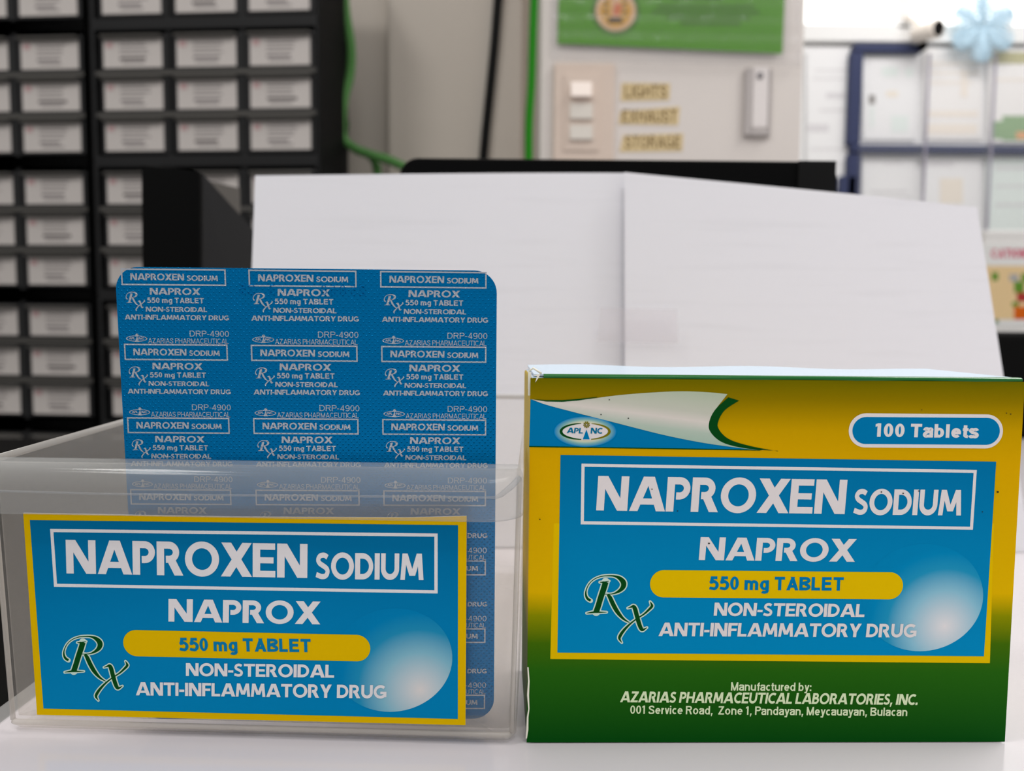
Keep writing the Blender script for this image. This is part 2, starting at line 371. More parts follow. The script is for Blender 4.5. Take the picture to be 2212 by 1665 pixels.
# the italic prescription sign, in units of its own 190 px square (x right, y down)
RXS = [
    [(225, 672, 44), (165, 630, 46), (135, 560, 34), (142, 470, 20), (200, 350, 15), (300, 262, 15), (430, 212, 17), (560, 200, 22), (680, 208, 34), (780, 252, 74), (846, 330, 100), (836, 415, 88), (760, 492, 52), (640, 542, 18), (485, 548, 10)],
    [(508, 318, 112), (480, 420, 108), (420, 600, 106), (372, 760, 104), (330, 886, 108)],
    [(400, 322, 12), (480, 322, 26), (575, 300, 8)],
    [(150, 908, 10), (290, 888, 34), (400, 890, 24), (528, 890, 8)],
    [(545, 555, 40), (590, 610, 74), (650, 740, 82), (730, 880, 76), (830, 1000, 46), (920, 1064, 22), (965, 1084, 8)],
    [(925, 812, 8), (990, 790, 30), (1035, 780, 60), (1065, 830, 82), (1100, 960, 82), (1140, 1100, 80), (1180, 1200, 70), (1215, 1222, 44), (1290, 1180, 8)],
    [(1350, 690, 8), (1378, 740, 36), (1384, 776, 48), (1340, 828, 44), (1240, 920, 30), (1140, 985, 22), (1060, 1040, 24), (950, 1130, 34), (850, 1236, 50), (786, 1330, 56), (770, 1390, 44), (815, 1466, 6)],
]
def rx_sign(S, f, mi_fill, mi_edge, layer, edge=46, thick=1.0):
    """f maps sign units to plane coordinates"""
    for st in RXS:
        sm = smooth(st, 5); pts = [(p[0], -p[1]) for p in sm]; ws = [max(2, p[2]) for p in sm]
        if mi_edge is not None:
            q = stroke(pts, [w + edge for w in ws]); S.strip([f(p) for p in q[1]], [f(p) for p in q[2]], mi_edge, layer)
            e0, e1 = pts[0], pts[-1]
            for c, w in ((e0, ws[0]), (e1, ws[-1])):
                S.poly([f((c[0] + (w + edge) / 2 * math.cos(a * math.pi / 8), c[1] + (w + edge) / 2 * math.sin(a * math.pi / 8))) for a in range(16)], mi_edge, layer)
    for st in RXS:
        sm = smooth(st, 5); pts = [(p[0], -p[1]) for p in sm]; ws = [max(2, p[2] * thick + (edge * 0.7 if thick > 1 else 0)) for p in sm]
        q = stroke(pts, ws); S.strip([f(p) for p in q[1]], [f(p) for p in q[2]], mi_fill, layer + 1)

# ================================================================== FOREGROUND
white_ink = mat('white ink', D(212, 207, 207), .4)
# ---- counter -------------------------------------------------------
counter_m = mat('glossy white counter', D(194, 189, 192), .16, 0, .4, var=.03, vscale=9)
trim_m = mat('grey aluminium edge', (.42, .42, .42), .35, 0.6)
ct = thing('counter', 'glossy white counter top under the clear bin and the medicine box', 'counter', Matrix.Translation((0.25, 0.35, 0)))
b = MB(); b.box((-0.1085, -0.10, -0.022), (0.80, 0.80, 0.0), 0, None, .0012); b.build('slab', counter_m, ct)
b = MB(); b.box((-0.1145, -0.10, -0.022), (-0.1092, 0.80, -0.0012), 0, None, .0008); tag(b.build('edge_trim', trim_m, ct), 'grey metal edge strip')
b = MB(); b.box((-0.03, 0.0, -0.9135), (0.78, 0.78, -0.0222)); b.build('base_cabinet', mat('white laminate', D(190, 188, 186), .5), ct)
black_m = mat('matt black', (.004, .004, .004), .6, 0, .05)
b = MB()
b.box((-1.30, 0.10, -0.075), (-0.118, 0.92, -0.050)); 
dk = thing('desk', 'low black desk standing to the left of the white counter', 'desk', Matrix.Translation((-0.7, 0.5, -0.9135)))
b.build('desk_top', black_m, dk)
for x in (-1.26, -0.16):
    for y in (0.14, 0.88):
        l = MB(); l.box((x - .02, y - .02, -0.9135), (x + .02, y + .02, -0.0752)); l.build('leg', black_m, dk)

# ---- medicine box --------------------------------------------------
YB = R(1.1)
eu = Vector((math.cos(YB), math.sin(YB), 0)); ed = Vector((-math.sin(YB), math.cos(YB), 0)); ez = Vector((0, 0, 1))
S = Sheet(ed * 0.15 + Vector((0, 0, 0)), eu, ez)
u0 = .00650; u1 = .1051; zt = .0752; DEP = .034
bo = S.w((u0, 0.0)); box_fr = frame_of(bo, eu, ed, ez)
mbx = thing('medicine_box', 'yellow, blue and green tablet carton standing right of the clear bin', 'box', box_fr)
# colours
def zpx(y, x=1650): return S.px(x, y)[1]
front_m = ramp_mat('carton front print', 'Z', [(0.0, D(4, 68, 14)), (zpx(1450), D(34, 92, 14)), (zpx(1390), D(60, 100, 6)), (zpx(1330), D(128, 132, 0)), (zpx(1280), D(208, 168, 0)),
                                    (zpx(1000), D(202, 156, 0)), (zpx(930), D(186, 146, 0)), (zpx(865), D(134, 112, 0)), (zpx(815), D(98, 94, 0)), (zt, D(98, 96, 0))], .32)
side_m = ramp_mat('carton side print', 'Z', [(0.0, D(20, 60, 20)), (zpx(1390), D(80, 96, 6)), (zpx(1270), D(196, 160, 0)), (zt, D(190, 160, 20))], .4)
green_m = mat('green ink', D(20, 92, 26), .25)
dgreen_m = mat('dark green ink', D(8, 66, 22), .36, 0, .02)
blue_m = mat('blue ink', D(0, 112, 164), .36, 0, .02)
panel_m = ramp_mat('panel blue ramp', 'Z', [(zpx(1415), D(0, 128, 180)), (zpx(1200), D(0, 121, 171)), (zpx(985), D(0, 106, 156))], .34)  # panel blue gets darker towards the top
yel_m = mat('yellow ink', D(212, 176, 0), .36, 0, .02)
hl = S.px(2040, 1352); g0 = S.px(1650, 1352)
glow_c = (hl[0] - u0, 0, hl[1])
glow_m = radial_mat('tablet picture print', glow_c, .0165, [(0, D(214, 212, 214)), (.18, D(186, 200, 208)), (.45, D(128, 180, 200)), (.72, D(30, 138, 178)), (.92, D(0, 125, 175)), (1, D(0, 122, 172))])
curl_m = None
top_m = mat('carton top reflection', D(190, 206, 220), .25)  # pale blue stands for the reflection on the glossy carton top
card_m = mat('bare white board', D(222, 220, 205), .7)
# body: board box with rounded folds
b = MB()
b.box((0, 0.0004, 0.0), (u1 - u0, DEP, zt - .0006), 0, box_fr, .0007)
body = b.build('carton', [side_m, top_m, green_m], mbx)
for p in body.data.polygons:
    if p.normal.z > .9: p.material_index = 1
    elif p.normal.z > .25 and p.normal.y < -.2: p.material_index = 2
# front printing
FM = [front_m, blue_m, panel_m, yel_m, white_ink, glow_m, dgreen_m, green_m, None, None, None, None, card_m]
# 8 curl, 9 logo glow, 10 teal ink, 11 olive ink
cl0 = S.px(1145, 880); cl1 = S.px(1640, 960)
curl_m = mat('curl print', D(190, 196, 186), .35)
nt = curl_m.node_tree
tc = nt.nodes.new('ShaderNodeTexCoord'); mp = nt.nodes.new('ShaderNodeVectorMath'); mp.operation = 'DOT_PRODUCT'
# across-the-roll coordinate: a roll edge runs down to the right, widening
a0 = Vector(S.px(1160, 868)) - Vector((u0, 0)); a1 = Vector(S.px(1600, 925)) - Vector((u0, 0)); dr = (a1 - a0).normalized(); nr = Vector((-dr.y, dr.x))
mp.inputs[1].default_value = (nr.x, 0, nr.y)
mr = nt.nodes.new('ShaderNodeMapRange'); off = nr.dot(a0)
mr.inputs['From Min'].default_value = off - .0045; mr.inputs['From Max'].default_value = off + .0060
cr = nt.nodes.new('ShaderNodeValToRGB'); el = cr.color_ramp.elements
for _ in range(3): el.new(.5)
for e, (p, c) in zip(el, [(0, D(150, 176, 160)), (.25, D(168, 184, 170)), (.46, D(206, 200, 192)), (.62, D(186, 188, 174)), (1, D(168, 180, 158))]): e.position = p; e.color = (*c, 1)
nt.links.new(tc.outputs['Object'], mp.inputs[0]); nt.links.new(mp.outputs['Value'], mr.inputs['Value']); nt.links.new(mr.outputs[0], cr.inputs[0]); nt.links.new(cr.outputs[0], nt.nodes['Principled BSDF'].inputs['Base Color'])
FM[8] = curl_m
lg = S.px(1264, 932)
FM[9] = radial_mat('logo halo print', (lg[0] - u0, 0, lg[1]), .0030, [(0, D(224, 216, 190)), (.62, D(206, 206, 176)), (.80, D(120, 170, 170)), (1, D(0, 120, 178))], .35, 2.05)
FM[10] = mat('teal ink', D(0, 104, 140), .35); FM[11] = mat('olive ink', D(112, 106, 10), .35)
# base front face, printed to the folds
S.poly([(u0, .0002), (u1, .0002), (u1, zt - .0007), (u0, zt - .0007)], 0, 1)
# blue corner and peeled white roll
S.ppoly([(1146, 862), (1162, 868), (1250, 893), (1400, 931), (1560, 962), (1650, 972), (1143, 964)], 1, 2)
S.ppoly([(1143, 963), (1650, 971), (1640, 973), (1143, 965.4)], 6, 3)
top = smooth([(1148, 862), (1165, 864), (1200, 866), (1260, 863), (1330, 854), (1400, 848), (1470, 845), (1530, 847), (1571, 851)], 4)
edge_c = smooth([(1564, 860), (1546, 884), (1534, 910), (1536, 932), (1562, 955), (1610, 968), (1640, 972)], 4)
bot = smooth([(1148, 862), (1180, 874), (1240, 890), (1330, 913), (1420, 936), (1480, 949), (1530, 958), (1580, 965), (1625, 971)], 4)
S.ppoly((top + edge_c + bot[:0:-1])[::-1], 8, 4)
S.pstrip(smooth([(1573, 858), (1545, 884), (1532, 910), (1534, 932), (1560, 955), (1610, 968), (1680, 973.5)], 5),
         smooth([(1596, 865), (1566, 885), (1552, 908), (1552, 926), (1574, 948), (1620, 963), (1680, 974.5)], 5), 6, 5)
S.pstrip([(1148, 862), (1180, 864), (1215, 864), (1250, 861.5), (1290, 857)], [(1148, 862), (1180, 867), (1215, 867.6), (1250, 864.5), (1290, 858)], 6, 6)
# logo: halo, leaf ring, letters, triangle, flower
def ell(S, cx, cy, rx, ry, mi, layer, n=48): S.ppoly([(cx + rx * math.cos(-2 * math.pi * i / n), cy + ry * math.sin(-2 * math.pi * i / n)) for i in range(n)], mi, layer)
ell(S, 1264, 932, 68, 33, 9, 4)
ell(S, 1264, 931, 49, 17, 4, 5)
ow = [(1264 + 52 * math.cos(R(t)), 931.5 + 17.5 * math.sin(R(t)), 1.2 + 4.0 * max(0, math.sin(R((t - 95) * 180 / 165)))) for t in range(95, 261, 5)]
S.pstrip([(x - w * .5 * math.cos(R(t)), y - w * .5 * math.sin(R(t))) for (x, y, w), t in zip(ow, range(95, 261, 5))], [(x + w * .6 * math.cos(R(t)), y + w * .6 * math.sin(R(t))) for (x, y, w), t in zip(ow, range(95, 261, 5))], 6, 6)
ow = [(1264 + 52 * math.cos(R(t)), 931.5 + 17.5 * math.sin(R(t)), 1.0 + 4.0 * max(0, math.sin(R((t + 75) * 180 / 155)))) for t in range(-75, 81, 5)]
S.pstrip([(x + w * .6 * math.cos(R(t)), y + w * .6 * math.sin(R(t))) for (x, y, w), t in zip(ow, range(-75, 81, 5))], [(x - w * .5 * math.cos(R(t)), y - w * .5 * math.sin(R(t))) for (x, y, w), t in zip(ow, range(-75, 81, 5))], 11, 6)
S.text('APL', (1224, 935), (1258.5, 936), 10.5, eras, 10, 7, shear=.12)
S.text('NC', (1275.5, 936), (1301, 936.4), 11, eras, 10, 7, shear=.06)
S.ppoly([(1255, 950), (1277, 950), (1267, 922)], 4, 7); S.ppoly([(1258.6, 948.5), (1273.6, 948.5), (1266.6, 927)], 1, 8)
for k in range(9):
    t = R(40 * k + 10); dx, dy = math.cos(t), math.sin(t)
    S.ppoly([(1267 + dx * 1.5 - dy * .5, 917 + dy * 1.5 + dx * .5), (1267 + dx * 1.5 + dy * .5, 917 + dy * 1.5 - dx * .5), (1267 + dx * 6.5 + dy * 1.7, 917 + dy * 6.5 - dx * 1.7), (1267 + dx * 7.5, 917 + dy * 7.5), (1267 + dx * 6.5 - dy * 1.7, 917 + dy * 6.5 + dx * 1.7)], 11, 8)
# count pill
S.pill((1833, 929), (2166, 932), 33.0, 4, 3); S.pill((1841, 929.3), (2159, 931.7), 26.0, 1, 4)
S.text('100 Tablets', (1889, 943), (2111, 946), 26, sans, 4, 5, w=.215)
# the big panel
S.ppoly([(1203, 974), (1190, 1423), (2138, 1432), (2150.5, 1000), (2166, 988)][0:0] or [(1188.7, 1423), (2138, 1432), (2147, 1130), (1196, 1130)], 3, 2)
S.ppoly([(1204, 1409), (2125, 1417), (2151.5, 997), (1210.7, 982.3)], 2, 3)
S.pframe([(1256, 1001), (2109.5, 1014.6), (2101, 1143.8), (1254.3, 1132)], 6, 4, 4)
S.text('NAPROXEN', (1287.5, 1102), (1824, 1110), 67, eras, 4, 5, shear=.035)
S.text('SODIUM', (1842, 1111), (2075, 1113), 50, eras, 4, 5, shear=.03)
S.text('NAPROX', (1509, 1209), (1846, 1213), 45, eras, 4, 5, shear=.05)
S.pill((1404, 1260), (1950, 1265), 27, 3, 5)
S.text('550 mg TABLET', (1531, 1273), (1821, 1275), 26.5, sans, 1, 7, w=.21)
S.text('NON-STEROIDAL', (1541, 1329), (1866, 1332), 26, eras, 4, 7, shear=.05)
S.text('ANTI-INFLAMMATORY DRUG', (1422, 1373), (1978, 1376), 27, eras, 4, 7, shear=.05)
# round tablet picture, lit print
ep = []
for k in range(72):
    t = 2 * math.pi * k / 72; ep.append((1992 + 131 * math.cos(-t) + 6 * math.sin(t), 1290 + 116 * math.sin(-t)))
S.ppoly(ep, 5, 4)
rx_f = lambda S_, x0, y0, k: (lambda p: S_.px(x0 + p[0] * k, y0 - p[1] * k))
pale_m = mat('pale green ink', D(190, 212, 200), .4); FM.append(pale_m)
rx_sign(S, rx_f(S, 1250, 1220, 1 / 8.763), 6, 13, 6)
# maker's lines
cream_m = mat('cream ink', D(206, 220, 180), .4); FM.append(cream_m)
S.text('Manufactured by:', (1578.5, 1491), (1752, 1492), 17, sans, 14, 4, w=.165)
S.text('AZARIAS PHARMACEUTICAL LABORATORIES, INC.', (1339, 1516), (1981, 1522), 22, eras, 14, 4, shear=.12)
S.text('001 Service Road,  Zone 1, Pandayan, Meycauayan, Bulacan', (1361, 1541), (1959, 1546), 17, sans, 14, 4, w=.165)
# worn white edges and specks
wp = [(1140.5, 1440), (1142, 1470), (1140, 1500), (1142.5, 1530), (1139.5, 1548), (1138.5, 1575), (1137, 1594)]
S.pstrip([(x - 1.6, y) for x, y in wp], [(x + 1.2 + (i % 3) * .8, y) for i, (x, y) in enumerate(wp)], 12, 8)
S.ppoly([(1150, 812), (1168, 806), (1164, 815), (1156, 826), (1160, 812)], 12, 8)
dot_m = mat('dark speck', (.02, .02, .015), .6); FM.append(dot_m)
for x, y, r in [(1316, 863, 1.4), (1298, 895, 1.6), (1357, 903, 1.6), (1166, 1121, 1.7), (1531, 1173, 2.4), (2182, 894, 1.6), (2173, 892, 1.4), (2154, 1062, 2.6), (2121, 1105, 1.6), (1950, 1065, 2), (1903, 1062, 1.8), (1984, 1060, 2), (1490, 1065, 1.6), (1408, 1056, 1.6), (1463, 1103, 1.5), (1990, 885, 1.2)]:
    ell(S, x, y, r, r * .7, 15, 9, 8)
S.mb.build('printed_front', FM, mbx)
# lifted top flap, front fold and the small tab at the foot
b = MB()
def bl(x, y, z): return box_fr @ Vector((x, y, z))
nn = 20; rows = []
for j in range(7):
    y = .0012 + (DEP - .0005) * j / 6
    rows.append([bl(.0008 + (u1 - u0 - .0012) * i / nn, y, zt - .0004 + .00025 * math.sin(i * .7) * (j / 6) + .0004 * (j / 6) ** 2 * (1 - (i / nn) ** 3)) for i in range(nn + 1)])
vs = [p for r in rows for p in r]; fs = [(j * (nn + 1) + i, j * (nn + 1) + i + 1, (j + 1) * (nn + 1) + i + 1, (j + 1) * (nn + 1) + i) for j in range(6) for i in range(nn)]
b.mesh(vs, fs, 0, False)
fl = b.build('top_flap', [top_m], mbx); md = fl.modifiers.new('thickness', 'SOLIDIFY'); md.thickness = .0004; md.offset = 1
tag(fl, 'pale blue glossy lid flap')
b = MB()
prof = [(.0001, -.00075), (-.0001, -.0005), (-.00005, -.0002), (.0005, .0001), (.0016, .0001)]
vs = []; fs = []
for i in range(nn + 1):
    x = .0026 + (u1 - u0 - .003) * i / nn
    for (y, z) in prof: vs.append(bl(x, y + .00012 * math.sin(i * 1.3), zt + z))
for i in range(nn):
    for k in range(4): fs.append((i * 5 + k, (i + 1) * 5 + k, (i + 1) * 5 + k + 1, i * 5 + k + 1))
b.mesh(vs, fs, 0, True); tag(b.build('folded_edge', [mat('glossy green board edge', D(16, 92, 34), .18, coat=.5)], mbx), 'dark green folded top edge')
b = MB(); b.box((-.0004, .0006, zt - .0042), (.0002, .0012, zt + .0004), 0, box_fr)
b.tube([bl(-.0002, .002, zt - .003), bl(-.0002, .002, zt + .0006), bl(.0006, .0014, zt + .0012), bl(.0022, .0007, zt + .0002)], .00022, 0, 8); tag(b.build('torn_corner', card_m, mbx), 'torn white corner of bare board')
b = MB(); tb = Matrix.Translation((0, 0, 0))
b.box((u1 - u0 - .0002, .0012, .0030), (u1 - u0 + .0009, .0018, .0108), 0, box_fr, .0002); tag(b.build('side_tab', mat('pale green board', D(196, 202, 168), .5), mbx), 'pale tuck tab at the foot')

# ---- clear storage bin ---------------------------------------------
YBN = R(-2.0); TL = R(2.0)
eu = Vector((math.cos(YBN), math.sin(YBN), 0)); ed = Vector((-math.sin(YBN), math.cos(YBN), 0)); ev = (ez * math.cos(TL) - ed * math.sin(TL)).normalized()
BO = Vector((-.0505, .1512, 0.0)); W0 = -.0549; W1 = .0531; H = .0567; BD = .112; TH = .0013
bin_fr = frame_of(BO, eu, ed, ez)
sb = thing('storage_bin', 'clear milky plastic drawer bin with a blue name card on its front', 'bin', bin_fr)
pp_m = clear('milky clear plastic', D(222, 218, 212, 1.0), .035, .36, .28, .4, (.99, .983, .972))
lip_m = clear('clear lip plastic', D(196, 198, 198, 1.0), .14, .42, .10, .7, (.98, .98, .975))
def rr(x0, x1, y0, y1, r, n=6):
    out = []
    for cx, cy, a in ((x1 - r, y0 + r, -90), (x1 - r, y1 - r, 0), (x0 + r, y1 - r, 90), (x0 + r, y0 + r, 180)):
        for k in range(n + 1):
            t = R(a + 90 * k / n); out.append((cx + r * math.cos(t), cy + r * math.sin(t)))
    return out
def bin_ring(t, inset, zlow=None):
    """t 0..1 up the wall"""
    yf = -H * math.tan(TL) * t + inset; x0 = W0 + .0012 * (1 - t) + inset; x1 = W1 - .0012 * (1 - t) - inset; yb = BD - inset
    out = []
    for x, y in rr(x0, x1, yf, yb, max(.0006, .0022 - inset)):
        f = (y - yf) / (yb - yf); zz = (zlow if zlow is not None else 0) * (1 - t) + t * (H + .0045 * f)
        out.append(bin_fr @ Vector((x, y, zz)))
    return out
b = MB()
outer = [[bin_fr @ (bin_fr.inverted() @ p * 1.0) for p in bin_ring(0, .0012, .0003)]] + [bin_ring(t, 0) for t in (.03, .25, .5, .75, 1)]
inner = [bin_ring(t, TH) for t in (1, .75, .5, .25)] + [bin_ring(.03, TH, .0)]
inner[-1] = [p + ez * .0011 for p in inner[-1]]
b.loft(outer + inner, 0, True, True, True)
tub = b.build('tub', [pp_m], sb)
# slim bead round the rim (thick edge catches light)
b = MB(); rg = bin_ring(1, TH / 2); rg = rg[7:21] + rg[21:22]
pts = rg
b.tube([p + ez * .0002 for p in pts], .0008, 0, 8); b.build('rim', [clear('rim plastic', D(206, 202, 196, 1.0), .5, .3, .2)], sb)
# pale beads added along foot and front corners to draw their edge highlight
bead_m = clear('edge highlight plastic', D(214, 208, 200, 1.0), .38, .3, .2)
b = MB(); fr0 = bin_ring(.03, .0004); q = fr0[-2:] + fr0[:2]
lo = [p for p in bin_ring(.035, .0003)]; b.tube(lo[25:28] + lo[0:3], .0006, 0, 8); b.build('foot_highlight', [bead_m], sb)
for k in (24, 3):
    b = MB(); b.tube([bin_ring(t, .0003)[k] for t in (.04, .3, .6, .97)], .0005, 0, 8); b.build('corner_highlight', [bead_m], sb)
# lip: rounded over the rim, then straight down, wrapping back to the wall at its ends
def binw(x, y, z): return bin_fr @ Vector((x, y, z))
yr = -H * math.tan(TL)
def lip_out(x):  # how far it stands off the wall
    e = min(x - (W0 - .004), W1 - .0008 - x); r = .0066
    if e >= r: return 1.0
    return math.sqrt(max(0, 1 - ((r - e) / r) ** 2))
prof = [(TH - .0048 * math.sin(R(a_)), -.0050 * (1 - math.cos(R(a_)))) for a_ in range(0, 91, 9)] + [(-.0035, -.0064), (-.0035, -.0078), (-.0034, -.0093)]
xs = [W0 - .002 + (W1 - W0 + .0013) * i / 60 for i in range(52)] + [W1 - .0085 + .0078 * math.sin(math.pi / 2 * k / 16) for k in range(1, 17)]
xs = sorted(set(round(x, 6) for x in xs))
b = MB(); vs = []; fs = []; n = len(prof)
for x in xs:
    k = lip_out(x)
    for i, (y, z) in enumerate(prof):
        sag = .0009 * (1 - k) if i >= 9 else 0
        vs.append(binw(x, yr + (y if y > 0 else y * (0.12 + .88 * k)), H + z + sag * (i - 8) / 5))
for j in range(len(xs) - 1):
    for i in range(n - 1): fs.append((j * n + i, (j + 1) * n + i, (j + 1) * n + i + 1, j * n + i + 1))
b.mesh(vs, fs, 0, True)
lp = b.build('handle_lip', [lip_m], sb); md = lp.modifiers.new('thickness', 'SOLIDIFY'); md.thickness = .0009; md.offset = -1
# ridge where the lip is stiffened, turning up to the corner at its end
LS = Sheet(binw(0, yr - .0036, 0), eu, ez)
pts = [LS.w(LS.px(x, y)) for x, y in [(-30, 1060), (60, 1062), (200, 1066), (400, 1069), (600, 1070), (800, 1072), (950, 1073), (1050, 1074.5)]]
pts += [binw((bin_fr.inverted() @ LS.w(LS.px(x, y))).x, yr - o, (bin_fr.inverted() @ LS.w(LS.px(x, y))).z) for x, y, o in [(1070, 1075, .0034), (1082, 1070, .0032), (1105, 1052, .0026), (1122, 1036, .0014)]]
b = MB(); b.tube(pts, [.00022] * 8 + [.0003, .0005, .0006, .0006], 0, 8); b.build('lip_ridge', [clear('ridge plastic', D(186, 190, 194, 1.0), .25, .4, .1)], sb)

# name card on the front of the bin
LO = BO + ed * 0 - eu.cross(ev) * 0; nn_ = eu.cross(ev)
card_fr = frame_of(BO + nn_ * .0007, eu, -nn_, ev)
C = Sheet(BO + nn_ * .0007, eu, ev)
def cz(y, x=530): return C.px(x, y)[1]
cpanel_m = ramp_mat('card blue lip shade', 'Z', [(cz(1550), D(0, 122, 174)), (cz(1340), D(0, 116, 168)), (cz(1125), D(0, 100, 147))], .42)  # darker at the top: the lip's shade is put into the blue
hl = C.px(908, 1490)
cglow_m = radial_mat('card tablet print', (hl[0], 0, hl[1]), .0175, [(0, D(206, 202, 200)), (.18, D(178, 192, 198)), (.45, D(120, 172, 190)), (.72, D(30, 132, 172)), (.92, D(0, 119, 171)), (1, D(0, 117, 169))], .42)
cyel_m = mat('card yellow ink', D(208, 170, 0), .42, 0, .02)
cw_m = mat('card white ink', D(212, 210, 212), .45)
CM = [cyel_m, cpanel_m, cw_m, cglow_m, dgreen_m, pale_m, mat('card blue letters', D(0, 112, 158), .42)]
co = [(50, 1108), (500, 1116), (880, 1117.5), (1008, 1114.5), (1005.5, 1566), (80, 1543.5)]
C.ppoly(co[::-1], 0, 0)
cb = [C.w(C.px(*p), -.00025) for p in co]; ctop = [C.w(C.px(*p), 0) for p in co]
C.mb.face(cb, 2)
for i in range(6): C.mb.face([cb[i], ctop[i], ctop[(i + 1) % 6], cb[(i + 1) % 6]][::-1], 2)
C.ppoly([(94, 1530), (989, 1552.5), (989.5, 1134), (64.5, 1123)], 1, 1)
C.pframe([(108.5, 1142), (945.5, 1152), (945.5, 1281.5), (117, 1267)], 6, 2, 2)
C.text('NAPROXEN', (144, 1238), (664, 1248), 64, eras, 2, 3, shear=.03)
C.text('SODIUM', (682, 1250), (915, 1252.5), 49.5, eras, 2, 3, shear=.03)
C.text('NAPROX', (364, 1342), (692, 1348), 43.5, eras, 2, 3, shear=.05)
C.pill((266.5, 1388), (800, 1400), 25.5, 0, 3)
C.text('550 mg TABLET', (388, 1405), (672, 1408), 25.5, sans, 6, 5, w=.21)
C.text('NON-STEROIDAL', (402, 1459), (722, 1463), 25, eras, 2, 5, shear=.05)
C.text('ANTI-INFLAMMATORY DRUG', (294, 1501), (835, 1508), 26, eras, 2, 5, shear=.05)
ep = []
for k in range(72):
    t = 2 * math.pi * k / 72; ep.append((848 + 129 * math.cos(-t) + 6 * math.sin(t), 1425 + 112 * math.sin(-t)))
C.ppoly(ep, 3, 2)
rx_sign(C, rx_f(C, 124, 1352, 1 / 9.15), 4, 5, 4)
cd_ = C.mb.build('name_card', CM, sb, card_fr); tag(cd_, 'blue printed name card with yellow border')

# ---- blister pack --------------------------------------------------
YL = R(1.0); TB = R(3.2)
eu = Vector((math.cos(YL), math.sin(YL), 0)); ed = Vector((-math.sin(YL), math.cos(YL), 0)); ev = (ez * math.cos(TB) - ed * math.sin(TB)).normalized()
Q = Sheet(Vector((-.040, .1553, .0016)), eu, ev); nq = Q.n
bl_fr = frame_of(Q.O, eu, -nq, ev)
bp = thing('blister_pack', 'blue foil tablet blister with silver print standing upright in the clear bin', 'blister pack', bl_fr)
foil_m = mat('blue foil', D(0, 106, 164), .30, .5, .03)
nt = foil_m.node_tree
def dimple(m, strength):
    """staggered rows of tiny pressed dots, left smooth over the round tablet pockets"""
    nt = m.node_tree; N = nt.nodes.new; L = nt.links.new; bs = nt.nodes['Principled BSDF']
    tc = N('ShaderNodeTexCoord'); mp = N('ShaderNodeMapping'); mp.inputs['Rotation'].default_value = (0, R(45), 0); P = .00079
    mp.inputs['Scale'].default_value = (1 / P, 1, 1 / P); L(tc.outputs['Object'], mp.inputs[0])
    fr = N('ShaderNodeVectorMath'); fr.operation = 'FRACTION'; L(mp.outputs[0], fr.inputs[0])
    sb_ = N('ShaderNodeVectorMath'); sb_.operation = 'SUBTRACT'; sb_.inputs[1].default_value = (.5, 0, .5); L(fr.outputs[0], sb_.inputs[0])
    mu = N('ShaderNodeVectorMath'); mu.operation = 'MULTIPLY'; mu.inputs[1].default_value = (1, 0, 1); L(sb_.outputs[0], mu.inputs[0])
    ln = N('ShaderNodeVectorMath'); ln.operation = 'LENGTH'; L(mu.outputs[0], ln.inputs[0])
    sm = N('ShaderNodeMapRange'); sm.interpolation_type = 'SMOOTHSTEP'; sm.inputs['From Min'].default_value = .0; sm.inputs['From Max'].default_value = .24; sm.inputs['To Min'].default_value = 1; sm.inputs['To Max'].default_value = 0
    L(ln.outputs['Value'], sm.inputs[0])
    no = N('ShaderNodeTexNoise'); no.inputs['Scale'].default_value = 55; no.inputs['Detail'].default_value = 2; L(tc.outputs['Object'], no.inputs['Vector'])
    b1 = N('ShaderNodeBump'); b1.inputs['Strength'].default_value = .35; b1.inputs['Distance'].default_value = .0012; L(no.outputs['Fac'], b1.inputs['Height'])
    b2 = N('ShaderNodeBump'); b2.inputs['Strength'].default_value = strength; b2.inputs['Distance'].default_value = .00022
    L(sm.outputs[0], b2.inputs['Height']); L(b1.outputs[0], b2.inputs['Normal']); L(b2.outputs[0], bs.inputs['Normal'])
dimple(foil_m, .9)
silver_m = mat('silver print on foil', D(172, 178, 188), .30, .5, .03); dimple(silver_m, .9)
ul = Q.px(252.5, 660)[0]; ur = Q.px(1073, 660)[0]; vt = Q.px(680, 580.5)[1]; vb = .0005
out = [(x, y) for x, y in rr(ul, ur, vb, vt, .0044, 10)]
# foil sheet: gently domed where the pockets sit (pressed from behind): keep flat, bump does the rest
Q.poly(out, 0, 0)
back = [Q.w(p, -.00025) for p in out]; fr_ = [Q.w(p, 0) for p in out]
for i in range(len(out)):
    j = (i + 1) % len(out); Q.mb.face([back[i], back[j], fr_[j], fr_[i]], 1)
